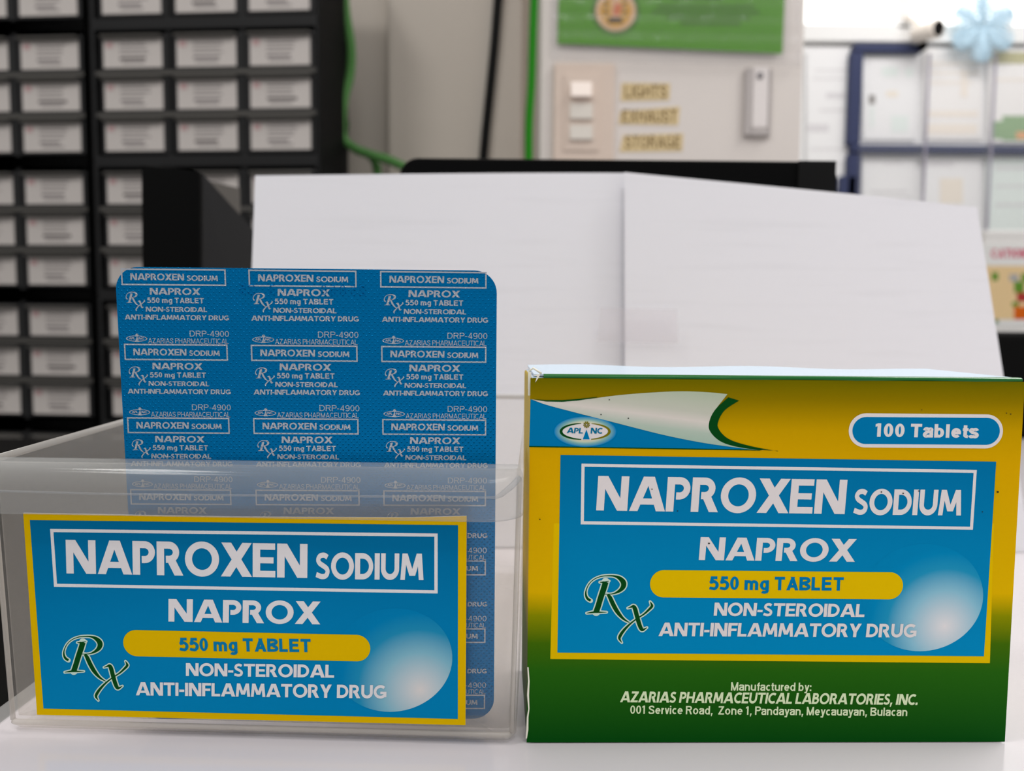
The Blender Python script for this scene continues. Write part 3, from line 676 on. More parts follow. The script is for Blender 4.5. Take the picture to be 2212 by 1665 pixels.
# printed cells: fractions of the frame width (1610 units in my tracing of one cell)
def cell(x0, wdt, y0, full=True):
    k = wdt / 1610.0
    f = lambda X, Y: (x0 + (X - 255) * k, y0 - (Y - 80) * pit / 1128.0)
    t = lambda s, X0, X1, Yb, cap, font, w=None, sh=0.0: Q.text(s, f(X0, Yb), f(X1, Yb), cap * k, font, 1, 2, w=w, shear=sh, uv=True)
    tq = 22
    c = [f(255, 80), f(1865, 80), f(1865, 330), f(255, 330)]; i_ = [f(255 + tq, 80 + tq), f(1865 - tq, 80 + tq), f(1865 - tq, 330 - tq), f(255 + tq, 330 - tq)]
    Q.strip(c, i_, 1, 2, True)
    t('NAPROXEN', 395, 1220, 254, 104, eras, sh=.03); t('SODIUM', 1262, 1740, 257, 84, eras, sh=.03)
    if not full: return
    t('NAPROX', 680, 1460, 468, 104, eras, sh=.05); t('550 mg TABLET', 635, 1510, 592, 84, sans, .2)
    t('NON-STEROIDAL', 607, 1555, 722, 75, eras, sh=.05); t('ANTI-INFLAMMATORY DRUG', 275, 1890, 844, 78, eras, sh=.05)
    rx_sign(Q, lambda p: f(285 + p[0] * .225, 388 - p[1] * .225), 1, None, 1, edge=34, thick=1.15)
    if full:
        t('DRP-4900', 1270, 1880, 1092, 92, sans, .115); t('AZARIAS PHARMACEUTICAL', 622, 1868, 1198, 80, sans, .115)
        o = [f(445 + 165 * math.cos(R(10 * q)), 1130 - 46 * math.sin(R(10 * q))) for q in range(36)]; i_ = [f(445 + 150 * math.cos(R(10 * q)), 1130 - 36 * math.sin(R(10 * q))) for q in range(36)]
        Q.strip(o, i_, 1, 2, True)
        t('APL', 325, 418, 1143, 34, eras); t('NC', 475, 560, 1143, 34, eras)
        Q.poly([f(415, 1180), f(480, 1180), f(452, 1092)], 1, 2); o = [f(452 + 24 * math.cos(R(30 * q)), 1078 - 24 * math.sin(R(30 * q))) for q in range(12)]; Q.poly(o, 1, 2)
v1 = Q.px(680, 583.5)[1]; v3 = Q.px(680, 903.5)[1]; pit = (v1 - v3) / 2
for (xl, xr, xl3, xr3) in ((262, 486, 274, 497), (537, 770, 547, 775), (821, 1051, 826, 1051)):
    ua = Q.px(xl, 600)[0]; ub = Q.px(xr, 600)[0]; uc = Q.px(xl3, 920)[0]; ue = Q.px(xr3, 920)[0]
    wd = ((ub - ua) + (ue - uc)) / 2
    for r_ in range(7):
        t = min(r_ / 2, 2.0); cell(ua + (uc - ua) * t * .75, wd, v1 - pit * r_, r_ < 6)
# pressed date code, back to front as it was stamped from the other side
Q.mb.build('foil', [foil_m, silver_m], bp, bl_fr)
b = MB()
def emboss(ch, X0, X1):
    polys, adv, _ = sans(ch, .1)
    for P in polys:
        if P[0] != 's': 
            c_ = P[1]; pts = [((c_[0][0] + c_[1][0]) / 2, (c_[0][1] + c_[1][1]) / 2), ((c_[2][0] + c_[3][0]) / 2, (c_[2][1] + c_[3][1]) / 2)]
            if abs(c_[1][0] - c_[0][0]) > abs(c_[2][1] - c_[1][1]): pts = [((c_[0][0] + c_[3][0]) / 2, (c_[0][1] + c_[3][1]) / 2), ((c_[1][0] + c_[2][0]) / 2, (c_[1][1] + c_[2][1]) / 2)]
        else:
            pts = [((a[0] + c[0]) / 2, (a[1] + c[1]) / 2) for a, c in zip(P[1], P[2])]
            if P[3]: pts.append(pts[0])
        W3 = []
        for x, y in pts:
            X = X1 - (X1 - X0) * x / adv; Y = 636 - 21 * y + (X - 660) * .011; W3.append(Q.w(Q.px(X, Y), .00003))
        b.tube(W3, .00009, 0, 6)
for ch, X0, X1 in [('2', 775, 789), ('5', 757, 769), ('0', 733, 747), ('5', 713, 725), ('8', 693, 706), ('2', 536, 551), ('5', 517, 531), ('3', 582, 594)]: emboss(ch, X0, X1)
b.build('stamped_code', [foil_m], bp)
# tablet pockets on the far side
pk_m = clear('blister plastic', D(190, 195, 200), .25, .4, .1)
for r_ in range(5):
    for c_ in range(2):
        cu = ul + (ur - ul) * (.28 + .44 * c_); cv = vb + (vt - vb) * (.11 + .195 * r_); rings = []
        for k in range(6):
            t = k / 5; sc = math.cos(t * 1.35); hgt = .0012 + .0036 * math.sin(t * math.pi / 2)
            rings.append([Q.w((cu + .0105 * sc * math.cos(R(15 * q)), cv + .0052 * sc * math.sin(R(15 * q))), -.0003 - (hgt if k else 0)) for q in range(24)])
        b = MB(); b.loft(rings, 0, True, False, True); b.build('pocket', [pk_m], bp)

# ================================================================== BACKGROUND, behind the counter goods
# ---- white paper sheets --------------------------------------------
def paper_mat(name, col):
    m = mat(name, col, .75, 0, .2)
    nt = m.node_tree; N = nt.nodes.new; L = nt.links.new; bs = nt.nodes['Principled BSDF']
    tc = N('ShaderNodeTexCoord'); mp = N('ShaderNodeMapping'); mp.inputs['Scale'].default_value = (18, 18, 330)
    no = N('ShaderNodeTexNoise'); no.inputs['Scale'].default_value = 1; no.inputs['Detail'].default_value = 3; L(tc.outputs['Object'], mp.inputs[0]); L(mp.outputs[0], no.inputs['Vector'])
    mr = N('ShaderNodeMapRange'); mr.inputs['From Min'].default_value = .54; mr.inputs['From Max'].default_value = .72; L(no.outputs['Fac'], mr.inputs[0])
    mx = N('ShaderNodeMix'); mx.data_type = 'RGBA'; mx.inputs['A'].default_value = (*col, 1); mx.inputs['B'].default_value = (*[c * .965 for c in col], 1)
    L(mr.outputs[0], mx.inputs['Factor']); L(mx.outputs['Result'], bs.inputs['Base Color'])
    return m
def paper(name, label, tl, tr, br, bl_, m, bow=.002, dog=0):
    n = 16; vs = []
    for j in range(n + 1):
        for i in range(n + 1):
            s_, t = i / n, j / n
            p = (tl * (1 - s_) + tr * s_) * (1 - t) + (bl_ * (1 - s_) + br * s_) * t
            p = p + Vector((0, -bow * math.sin(math.pi * s_) * (1 - t) + .0006 * math.sin(5 * s_ + 3 * t), 0))
            if dog and s_ + t < .09: p = p + Vector((.001, .003, -.0012))
            vs.append(p)
    fs = [(j * (n + 1) + i, (j + 1) * (n + 1) + i, (j + 1) * (n + 1) + i + 1, j * (n + 1) + i + 1) for j in range(n) for i in range(n)]
    b = MB(); b.mesh(vs, fs, 0, False); o = b.build(name, [m]); md = o.modifiers.new('thickness', 'SOLIDIFY'); md.thickness = .00012
    return tag(o, label, 'paper')
pap_m = paper_mat('white office paper', D(212, 211, 216))
def foot(x, Y):  # a point on the counter straight below sight column x
    p = at(x, 1190, Y); p.z = .0004; return p
paper('paper_sheet', 'white paper sheet propped up directly behind the blue blister pack', at(551, 379, .330), at(1352, 374, .334), foot(1360, .292), foot(520, .288), pap_m, .002)
paper('paper_sheet', 'white paper sheet with a sloping top edge, propped up behind the medicine box', at(1349, 372, .327), at(2109, 448, .331), foot(2230, .290), foot(1352, .286), pap_m, .002)
b = MB(); ts = [at(1296, 664, .3075), at(1462, 668, .3071), at(1466, 742, .3048), at(1290, 738, .3052)]
b.mesh(ts + [p + Vector((0, .0002, 0)) for p in ts], [(0, 1, 2, 3), (7, 6, 5, 4), (0, 4, 5, 1), (1, 5, 6, 2), (2, 6, 7, 3), (3, 7, 4, 0)])
tag(b.build('tape_strip', [clear('cloudy tape', D(200, 190, 194), .10, .1, .3)]), 'cloudy strip of tape joining the two white paper sheets', 'tape')

# ---- black monitor, seen from behind -------------------------------
mon_m = mat('black monitor shell', (.003, .003, .0032), .5, 0, .06)
mf = at(1335, 343, .372); mx0 = at(862, 343, .372).x; mx1 = at(1812, 343, .372).x; mz1 = mf.z
mon = thing('monitor', 'black flat monitor standing behind the white paper sheets', 'monitor', Matrix.Translation(((mx0 + mx1) / 2, .385, 0)))
b = MB(); rg = rr(mx0, mx1, mz1 - .150, mz1, .009, 8)
b.loft([[Vector((x, .384, z)) for x, z in rr(mx0 + .003, mx1 - .003, mz1 - .147, mz1 - .003, .007, 8)], [Vector((x, .374, z)) for x, z in rg], [Vector((x, .371, z)) for x, z in rr(mx0 + .001, mx1 - .001, mz1 - .149, mz1 - .001, .008, 8)]][::-1], 0, False, True, True)
b.build('housing', [mon_m], mon, fixn=True)
b = MB(); xs_ = at(1722, 343, .372).x; b.box((xs_, .3695, mz1 - .14), (mx1 - .002, .3712, mz1 - .0005), 0, None, .0005); tag(b.build('side_panel', [mat('dark grey shell', (.012, .012, .012), .5, 0, .06)], mon), 'dark grey side panel')
b = MB(); b.box((-.02 + (mx0 + mx1) / 2, .384, .004), (.02 + (mx0 + mx1) / 2, .396, mz1 - .06), 0, None, .002); b.build('stand', [mon_m], mon)
b = MB(); b.box((-.07 + (mx0 + mx1) / 2, .360, 0), (.07 + (mx0 + mx1) / 2, .440, .006), 0, None, .002); b.build('foot', [mon_m], mon)

# ---- black magazine file -------------------------------------------
fz = -.0498
fy = .40
A = at(306, 357, fy); Bp = at(432, 372, fy - .004); xl, xr = A.x, Bp.x
fileq = thing('magazine_file', 'tall black magazine file with a slanting side beside the white papers', 'file holder', Matrix.Translation((xl, fy, fz)))
fm = mat('black file board', (.004, .004, .004), .6, 0, .05); fm2 = mat('file side board', (.026, .026, .027), .6, 0, .05)
zt_ = A.z; zt2 = Bp.z
# spine facing the room, two slanting sides running back to the right
c1 = at(560, 520, fy + .085); dd = Vector((.020, .092, 0)); back = dd
th = .0022
p0 = Vector((xl - .004, fy, fz)); p1 = Vector((xr - .004, fy - .004, fz))
b = MB(); nrm_ = Vector((0, 1, 0)) * th
q = [p0, p1, Vector((xr, fy - .004, zt2)), Vector((xr - .006, fy - .004, zt2 + .0012)), Vector((xl + .004, fy, zt_)), Vector((xl, fy, zt_))]
b.mesh(q + [p + nrm_ for p in q], [(0, 1, 2, 3, 4, 5), (11, 10, 9, 8, 7, 6)] + [(i, i + 6, (i + 1) % 6 + 6, (i + 1) % 6) for i in range(6)], 0)
b.build('spine', [fm], fileq, fixn=True)
def side(p_bot, p_top, name, m, hend, sgn=1):
    e = p_bot + dd; o_ = Vector((.0, th * 1.4, 0)); p_bot = p_bot + o_; p_top = p_top + o_
    b = MB(); a = p_bot; t0 = p_top; m1 = (p_top + Vector((e.x, e.y, hend - .002))) / 2; e1 = Vector((e.x, e.y, hend - .002))
    q = [a, e, e1, m1, t0]; n2 = Vector((-dd.y, dd.x, 0)).normalized() * th * sgn
    b.mesh(q + [p + n2 for p in q], [(0, 1, 2, 3, 4), (9, 8, 7, 6, 5)] + [(i, i + 5, (i + 1) % 5 + 5, (i + 1) % 5) for i in range(5)], 0)
    return b.build(name, m, fileq, fixn=True)
hend = at(626, 566, fy + .088).z; hend2 = at(518, 400, fy + .092).z
tag(side(p1, Vector((xr, fy - .004, zt2)), 'side_panel', [fm2], hend), 'dark grey slanting side')
tag(side(p0, Vector((xl, fy, zt_)), 'side_panel', [mat('file inner board', (.13, .12, .11), .6)], hend2, -1), 'far side, grey inside')
b = MB(); e0 = p0 + dd; e1 = p1 + dd; n3 = Vector((th, th, 0))
b.mesh([e0, e1, e1 + Vector((0, 0, hend - fz - .004)), e0 + Vector((0, 0, hend - fz - .004))] + [p + n3 for p in (e0, e1, e1 + Vector((0, 0, hend - fz - .004)), e0 + Vector((0, 0, hend - fz - .004)))], [(0, 1, 2, 3), (7, 6, 5, 4), (0, 4, 5, 1), (1, 5, 6, 2), (2, 6, 7, 3), (3, 7, 4, 0)])
b.build('front_panel', [fm], fileq, fixn=True)

# ================================================================== ROOM
wall_m = mat('grey beige wall paint', D(188, 180, 170), .7, 0, .3, var=.03, vscale=5, nrm=(60, .15, .002))
wall2_m = mat('shaded recess paint', D(172, 165, 158), .7, 0, .3, var=.03, vscale=5)
FLZ = -.9135
def struct(name, mb, m, fr=None): return tag(mb.build(name, m, None, fr), kind='structure')
b = MB(); b.box((-2.2, -1.4, FLZ - .05), (2.8, 3.6, FLZ)); struct('floor', b, mat('grey floor tile', (.30, .29, .28), .35, var=.08, vscale=3))
YBW = 1.30; YPT = 1.0
xc = at(838, 180, YBW - .05).x; xg = at(1126, 200, YBW - .05).x
b = MB(); b.box((-2.2, YBW, FLZ), (at(1160, 100, YBW).x + .02, YBW + .10, 1.5)); struct('wall_back', b, wall_m)
b = MB(); b.box((xc, YBW - .05, FLZ), (xg, YBW + .002, 1.5), 0, None, .004); struct('trim_1', b, wall_m)   # shallow pier
px0 = at(1166, 200, YPT).x; px1 = at(1734, 200, YPT).x
part_m = mat('off white partition', D(199, 192, 187), .45, 0, .4, var=.02, vscale=6)
b = MB(); b.box((px0, YPT, FLZ), (px1, YPT + .12, 1.5), 0, None, .003); struct('wall_middle', b, part_m)

# ---- drawer cabinets -----------------------------------------------
AC = R(-4.3)
ceu = Vector((math.cos(AC), math.sin(AC), 0)); ced = Vector((-math.sin(AC), math.cos(AC), 0))
K = Sheet(at(450, 200, 1.05), ceu, ez)
cab_m = mat('black cabinet plastic', (.021, .021, .0215), .45, 0, .12); rail_m = mat('dark grey rail', D(76, 74, 71), .4, 0, .15)
drw_m = mat('smoky drawer plastic', (.024, .024, .025), .25, 0, .25)
lab_m = mat('drawer card paper', D(182, 176, 172), .6); lin1 = mat('faint grey print', D(128, 122, 122), .6); lin2 = mat('faint pink print', D(178, 148, 148), .6); lin3 = mat('dark print', D(92, 86, 86), .6)
colx = [K.px(x, 200)[0] for x in (286, 445, 604)]
uL = K.px(197, 200)[0]; uR = K.px(692, 200)[0]; UW = uR - uL
zA, zB = K.px(450, 47)[1], K.px(450, 346)[1]; UH = zA - zB
rowz = [K.px(450, y)[1] - zB for y in (108, 200, 290)]
colu = [c - uL for c in colx]; lw = K.px(349, 200)[0] - K.px(223, 200)[0]; lh = K.px(450, 168)[1] - K.px(450, 230)[1]
rp = (rowz[0] - rowz[2]) / 2; cp = (colu[2] - colu[0]) / 2; dw = cp - .009; dh = rp - .007
CDP = .128
def make_drawer(parent, fr, var):
    b = MB(); b.box((-dw / 2, 0, -dh / 2), (dw / 2, .10, dh / 2), 0, fr, .0015)
    b.box((-dw / 2 + .004, -.009, dh / 2 - .0062), (dw / 2 - .004, .0005, dh / 2 - .0028), 1, fr, .0012)
    o = b.build('drawer', [drw_m, rail_m], parent, fr)
    b = MB(); z0 = -lh / 2 - .0015; z1 = lh / 2 - .0015
    b.box((-lw / 2, -.0012, z0), (lw / 2, -.0002, z1), 0, fr)
    rnd = random.Random(var)
    def ln(x0, x1, z, t, mi): b.box((x0, -.0016, z - t / 2), (x1, -.0011, z + t / 2), mi, fr)
    ln(-lw * .45, -lw * .34, z1 - lh * .2, lh * .2, 2)
    for q, zz in enumerate((.14, .24, .38, .50)): ln(-lw * .22, lw * (.30 - .1 * rnd.random()), z1 - lh * zz, lh * .035, 1)
    ln(-lw * .22, lw * (.12 + .2 * rnd.random()), z1 - lh * .68, lh * .09, 3 if var % 3 == 0 else 1)
    ln(-lw * .18, lw * .2, z1 - lh * .82, lh * .05, 1)
    l = b.build('label_card', [lab_m, lin1, lin2, lin3], o, fr); tag(l, 'printed white drawer card')
    return o
def make_cabinet(label, o):
    fr = frame_of(o, ceu, ced, ez); t = thing('drawer_cabinet', label, 'drawer cabinet', fr, None)
    b = MB(); w = .006
    b.box((0, 0, 0), (w, CDP, UH - .0005), 0, fr); b.box((UW - w, 0, 0), (UW, CDP, UH - .0005), 0, fr)
    b.box((w, 0, 0), (UW - w, CDP, .007), 0, fr); b.box((w, 0, UH - .0075), (UW - w, CDP, UH - .0005), 0, fr); b.box((w, CDP - .004, .007), (UW - w, CDP, UH - .0075), 0, fr)
    for k in range(2):
        x = (colu[k] + colu[k + 1]) / 2; b.box((x - .0035, .003, .007), (x + .0035, CDP - .004, UH - .0075), 0, fr)
        b.build('cabinet_body', [cab_m], t)
    b = MB()
    for k in range(2):
        z = (rowz[k] + rowz[k + 1]) / 2; b.box((w, .0015, z - .003), (UW - w, .10, z + .003), 0, fr)
    b.build('shelf_rail', [rail_m], t)
    n = 0
    for r_ in range(3):
        for c_ in range(3):
            make_drawer(t, fr @ Matrix.Translation((colu[c_], .004, rowz[r_])), n * 7 + r_); n += 1
    return t
def copy_tree(o, parent=None):
    c = o.copy(); COL.objects.link(c)
    if parent is not None: c.parent = parent
    for ch in o.children: copy_tree(ch, c)
    return c
base = K.O + ceu * uL + ez * zB
proto = None
rank = ['topmost', 'second from the top', 'third from the top', 'fourth from the top', 'fifth from the top']
for s_ in range(2):
    for q in range(5):
        pos = base + ez * (UH * (1 - q)) - ceu * ((UW + .004) * s_)
        where = ('of the stack beside the grey wall', 'of the outer stack, farther from the grey wall')[s_]
        lab = 'black drawer cabinet, %s %s' % (rank[q], where)
        if proto is None: proto = make_cabinet(lab, pos)
        else:
            c = copy_tree(proto); c.location = pos; c['label'] = lab
for o in [x for x in COL.objects if x.name.startswith('drawer_cabinet')]: o['group'] = 'stacked black drawer cabinets'
# plinth the stacks stand on
zpl = (base + ez * UH * -3).z
b = MB(); fr = frame_of(base + ez * (UH * -3), ceu, ced, ez)
b.box((-UW - .01, 0, FLZ - zpl), (UW + .002, CDP, -.0006), 0, fr); tag(b.build('cabinet_plinth', [cab_m]), 'black plinth below the two stacks of drawer cabinets', 'plinth')

# ---- cables --------------------------------------------------------
def cable(label, pts, r, m, name='cable'):
    e = pts[-1]; pts = list(pts) + [Vector((e.x, e.y, -.3)), Vector((e.x + .01, e.y, -.7)), Vector((e.x + .01, e.y, FLZ + r))]   # on down to the floor
    b = MB(); b.tube([tuple(p) for p in smooth([tuple(p) for p in pts], 8)], r, 0, 10); return tag(b.build(name, [m]), label, 'cable')
gr_m = mat('green cable jacket', D(76, 122, 66), .4); gr2_m = mat('bright green cable jacket', D(36, 118, 26), .4); bk_m = mat('black cable jacket', (.006, .006, .006), .5, 0, .1)
yw = YBW - .0575
cable('thin black cable hanging down the grey wall', [at(1082, -60, yw), at(1076, 0, yw), at(1068, 100, yw), at(1058, 200, yw), at(1048, 300, yw), at(1042, 380, yw), at(1040, 480, yw)], .0074, bk_m)
yw2 = 1.02
cable('green cable curving down beside the black drawer cabinets and forking behind the papers', [at(742, -60, 1.16), at(746, 20, 1.16), at(758, 100, 1.16), at(756, 160, 1.16), at(742, 220, 1.15), at(739, 290, 1.15), at(762, 318, 1.15), at(800, 334, 1.15), at(850, 350, 1.15), at(890, 380, 1.15), at(905, 470, 1.15)], .0068, gr_m)
cable('short green cable end dropping straight behind the papers', [at(746, 262, 1.195), at(742, 320, 1.195), at(740, 380, 1.195), at(740, 470, 1.195)], .0062, gr2_m)
cable('green cable loop hanging from the fork near the monitor corner', [at(786, 326, 1.17), at(806, 345, 1.17), at(814, 372, 1.17), at(816, 440, 1.17)], .0058, gr_m)
cable('bright green cable running down along the edge of the white partition', [at(1158, -60, 1.0), at(1154, 0, 1.0), at(1151, 80, 1.0), at(1148, 180, 1.0), at(1143, 260, 1.0), at(1142, 340, 1.0), at(1142, 470, 1.0)], .0055, gr2_m)

# ---- on the partition: certificate, switches, tapes, holder ----------
yp = YPT
sw = thing('switch_plate', 'beige wall plate with three white rocker switches beside the tape labels', 'light switch', Matrix.Translation(at(1258, 420, yp - .004)))
bei = mat('beige plate plastic', D(196, 180, 168), .4); swm = mat('white rocker plastic', D(224, 212, 204), .35); sw2 = mat('greyed rocker plastic', D(196, 190, 182), .35)
b = MB(); a0 = at(1196, 140, yp); a1 = at(1322, 420, yp); b.box((a0.x, yp - .008, a1.z), (a1.x, yp - .0005, a0.z), 0, None, .0025); b.build('plate', [bei], sw)
b = MB(); a0 = at(1218, 165, yp); a1 = at(1292, 330, yp); b.box((a0.x, yp - .0095, a1.z), (a1.x, yp - .0075, a0.z), 0, None, .0008); b.build('switch_frame', [bei], sw)
for (x0, y0, x1, y1, m, tilt) in ((1232, 182, 1276, 216, swm, 1), (1230, 228, 1278, 262, sw2, 0), (1230, 274, 1278, 306, sw2, 0)):
    p = at(x0, y0, yp); q = at(x1, y1, yp); b = MB(); t = .006 if tilt else .002
    v = [(p.x, yp - .0095, p.z), (q.x, yp - .0095, p.z), (q.x, yp - .0095, q.z), (p.x, yp - .0095, q.z)]
    f = [(p.x, yp - .0105, p.z), (q.x, yp - .0105, p.z), (q.x, yp - .0105 - t, q.z), (p.x, yp - .0105 - t, q.z)]
    b.mesh(v + f, [(7, 6, 5, 4), (0, 4, 5, 1), (1, 5, 6, 2), (2, 6, 7, 3), (3, 7, 4, 0), (0, 1, 2, 3)]); b.build('rocker_switch', [m], sw, fixn=True)
tape_m = mat('tan masking tape', D(198, 178, 138), .6); pen_m = mat('brown pen', D(120, 100, 66), .6)
def tape(txt, tl, tr, br, bl_, label, x0, x1, yb, cap):
    T = Sheet((0, yp - .0006, .2), (1, 0, 0), (0, 0, 1)); T.ppoly([bl_, br, tr, tl], 0, 0)
    c = [T.px(*p) for p in (bl_, br, tr, tl)]
    for i in range(4): T.mb.face([T.w(c[i], -.0004), T.w(c[(i + 1) % 4], -.0004), T.w(c[(i + 1) % 4], 0), T.w(c[i], 0)], 0)
    T.text(txt, (x0, yb), (x1, yb), cap, sans, 1, 12, w=.15)
    tag(T.mb.build('tape_label', [tape_m, pen_m]), label, 'label', 'handwritten tape labels by the switches')
tape('LIGHTS', (1343, 179), (1448, 180), (1446, 216), (1340, 218), 'tan tape label reading LIGHTS, uppermost of the three beside the switches', 1350, 1440, 211, 26)
tape('EXHAUST', (1340, 240), (1469, 230), (1465, 270), (1336, 268), 'tan tape label reading EXHAUST, middle of the three beside the switches', 1344, 1462, 264, 26)
tape('STORAGE', (1346, 292), (1476, 288), (1474, 326), (1338, 328), 'tan tape label reading STORAGE, lowest of the three beside the switches', 1350, 1470, 320, 26)
# white wall holder with a grey rim
hol_m = mat('white holder plastic', D(206, 200, 198), .4); rim_m = mat('grey holder rim', D(166, 160, 158), .45)
hp = at(1634, 290, yp); ho = thing('wall_holder', 'slim white remote holder with a grey rim on the white partition', 'holder', Matrix.Translation(hp))
b = MB(); p = at(1608, 150, yp); q = at(1662, 296, yp)
for (lo, hi) in (((p.x, yp - .007, q.z), (p.x + .009, yp - .0002, p.z)), ((q.x - .004, yp - .005, q.z), (q.x, yp - .0002, p.z)), ((p.x + .0092, yp - .0068, q.z), (q.x - .0042, yp - .0002, q.z + .009))): b.box(lo, hi, 0, None, .0015)
b.build('rim', [rim_m], ho)
b = MB(); b.box((p.x + .0095, yp - .006, q.z + .0095), (q.x - .0045, yp - .0005, p.z + .002), 0, None, .002); b.build('remote', [hol_m], ho)
b = MB(); b.lathe(at(1642, 163, yp - .006), (0, -1, 0), [(0, .0045), (.0015, .004), (.0015, 0)], 0, 14); b.build('button', [mat('grey button', D(130, 126, 128), .5)], ho)
# certificate in a clear sleeve
V = Sheet((0, yp - .006, .3), (1, 0, 0), (0, 0, 1))
cert = thing('certificate', 'green certificate with a round seal in a clear plastic sleeve', 'certificate', Matrix.Translation(at(1460, 130, yp)))
cg = mat('certificate green', D(76, 136, 26), .5); cg2 = mat('certificate dark lettering', D(62, 104, 36), .5); se1 = mat('seal rim', D(150, 142, 122), .5); se2 = mat('seal gold', D(196, 150, 62), .5); se3 = mat('seal pale', D(196, 164, 130), .5); se4 = mat('seal dark', D(78, 66, 50), .5); se5 = mat('seal red', D(190, 110, 76), .5)
V.ppoly([(1204, 94), (1690, 116), (1700, -120), (1210, -120)], 0, 0)
ell(V, 1330, 24, 52, 52, 1, 8); ell(V, 1330, 24, 45, 45, 2, 16); ell(V, 1330, 24, 43, 43, 4, 18); ell(V, 1330, 24, 34, 34, 3, 24)
V.ppoly([(1312, 50), (1346, 50), (1342, 38), (1316, 38)], 5, 32); V.ppoly([(1320, 38), (1340, 38), (1340, -6), (1320, -6)], 4, 32)
V.ppoly([(1324, 34), (1338, 34), (1344, 14), (1331, 4), (1326, 16)], 6, 36)
for k in range(5):
    for sg in (-1, 1): V.ppoly([(1329 + sg * 16, 40 - k * 9), (1329 + sg * 26, 34 - k * 9), (1329 + sg * 25, 31 - k * 9), (1329 + sg * 15, 36 - k * 9)], 5 if k % 2 else 2, 36)
for (x0, x1, y) in ((1420, 1630, 12), (1408, 1640, 24), (1440, 1620, 36), (1470, 1600, 48), (1450, 1560, -6), (1400, 1650, -24)): V.ppoly([(x0, y + 5), (x1, y + 6), (x1, y), (x0, y - 1)], 1, 10)
V.mb.build('printed_sheet', [cg, cg2, se1, se2, se3, se4, se5], cert)
b = MB(); n = 26; vs = []
for j in range(n + 1):
    for i in range(n + 1):
        x = 1190 + 540 * i / n; y = -130 + (260 + 14 * i / n) * j / n; p = at(x, y, yp - .011)
        vs.append(p + Vector((0, .0016 * math.sin(i * 1.9 + j * .6) + .0014 * math.sin(j * 1.7) * (j / n) ** 2 * 2, 0)))
b.mesh(vs, [(j * (n + 1) + i, (j + 1) * (n + 1) + i, (j + 1) * (n + 1) + i + 1, j * (n + 1) + i + 1) for j in range(n) for i in range(n)], 0, True)
sl = b.build('clear_sleeve', [clear('clear sleeve film', D(200, 196, 200, 1.0), .06, .3, .06, .8, nrm=(38, .5, .004))], cert)
tag(sl, 'wrinkled clear plastic film')
md = sl.modifiers.new('thickness', 'SOLIDIFY'); md.thickness = .0003

# ================================================================== FAR ROOM
YN = 2.6
far_m = mat('far white wall', D(236, 234, 234), .6, 0, .3)
b = MB(); b.box((px1 - .3, YN + .06, FLZ), (2.8, YN + .16, 1.9)); struct('wall_far', b, far_m)
b = MB(); b.box((2.78, 1.2, FLZ), (2.88, YN + .2, 1.9)); struct('wall_right', b, far_m)
# bright window above the board
wn = thing('window_1', None, None, Matrix.Translation(at(1900, 60, YN))); wn['kind'] = 'structure'
sky_m = bpy.data.materials.new('daylit frosted pane'); sky_m.use_nodes = True
bs = sky_m.node_tree.nodes['Principled BSDF']; bs.inputs['Base Color'].default_value = (.9, .9, .88, 1); bs.inputs['Emission Color'].default_value = (1, .985, .94, 1); bs.inputs['Emission Strength'].default_value = 1.35
b = MB(); p = at(1600, -330, YN); q = at(2420, 52, YN); b.box((p.x, YN + .040, q.z), (q.x, YN + .046, p.z)); b.build('pane', [sky_m], wn)
wf = mat('white window frame', D(232, 226, 222), .5)
b = MB()
for (x0, y0, x1, y1) in ((1600, 46, 2420, 92), (1958, -330, 1972, 60), (2350, -330, 2420, 60)):
    p = at(x0, y0, YN); q = at(x1, y1, YN); b.box((p.x, YN + .010, q.z), (q.x, YN + .055, p.z), 0, None, .004)
b.build('window_frame', [wf], wn)
# notice board
nb = thing('notice_board', 'navy framed notice board covered with white notices on the far wall', 'notice board', Matrix.Translation(at(2030, 520, YN)))
navy = mat('navy frame', D(58, 64, 92), .4); bb = mat('board backing', D(232, 228, 230), .6)
p = at(1740, 92, YN); q = at(2330, 560, YN)
b = MB(); b.box((p.x, YN + .030, q.z), (q.x, YN + .050, p.z)); b.build('backing', [bb], nb)
def nbar(*r):
    b = MB()
    x0, y0, x1, y1 = r; p = at(x0, y0, YN); q = at(x1, y1, YN); b.box((p.x, YN - .006, q.z), (q.x, YN + .031, p.z), 0, None, .003); b.build('frame_bar', [navy], nb)
nbar(1845, 96, 1992, 113); nbar(1838, 113, 1857, 312); nbar(1838, 312, 2330, 333); nbar(1832, 333, 1855, 470); nbar(1815, 380, 1846, 470)
glass_m = clear('board glass', (.8, .82, .85), .035, .25, .03, .6)
edge_m = mat('glass edge', D(150, 146, 160), .3)
for (x0, x1) in ((1860, 1986), (1989, 2126), (2130, 2330)):
    p = at(x0, 118, YN); q = at(x1, 540, YN); b = MB(); b.box((p.x, YN - .016, q.z), (q.x, YN - .012, p.z), 0); b.box((q.x - .006, YN - .017, q.z), (q.x, YN - .011, p.z), 1)
    b.build('glass_panel', [glass_m, edge_m], nb)
nm = [mat('notice white', D(236, 233, 237), .6), mat('notice pink', D(238, 222, 220), .6), mat('notice pale green', D(214, 222, 218), .6), mat('notice grey lines', D(206, 204, 206), .6), mat('notice peach', D(234, 216, 206), .6), mat('notice leaf green', D(138, 164, 128), .6), mat('notice orange', D(214, 160, 120), .6), mat('notice dark mark', D(130, 126, 122), .6), mat('notice tan', D(224, 216, 204), .6), mat('notice olive', D(170, 166, 130), .6)]
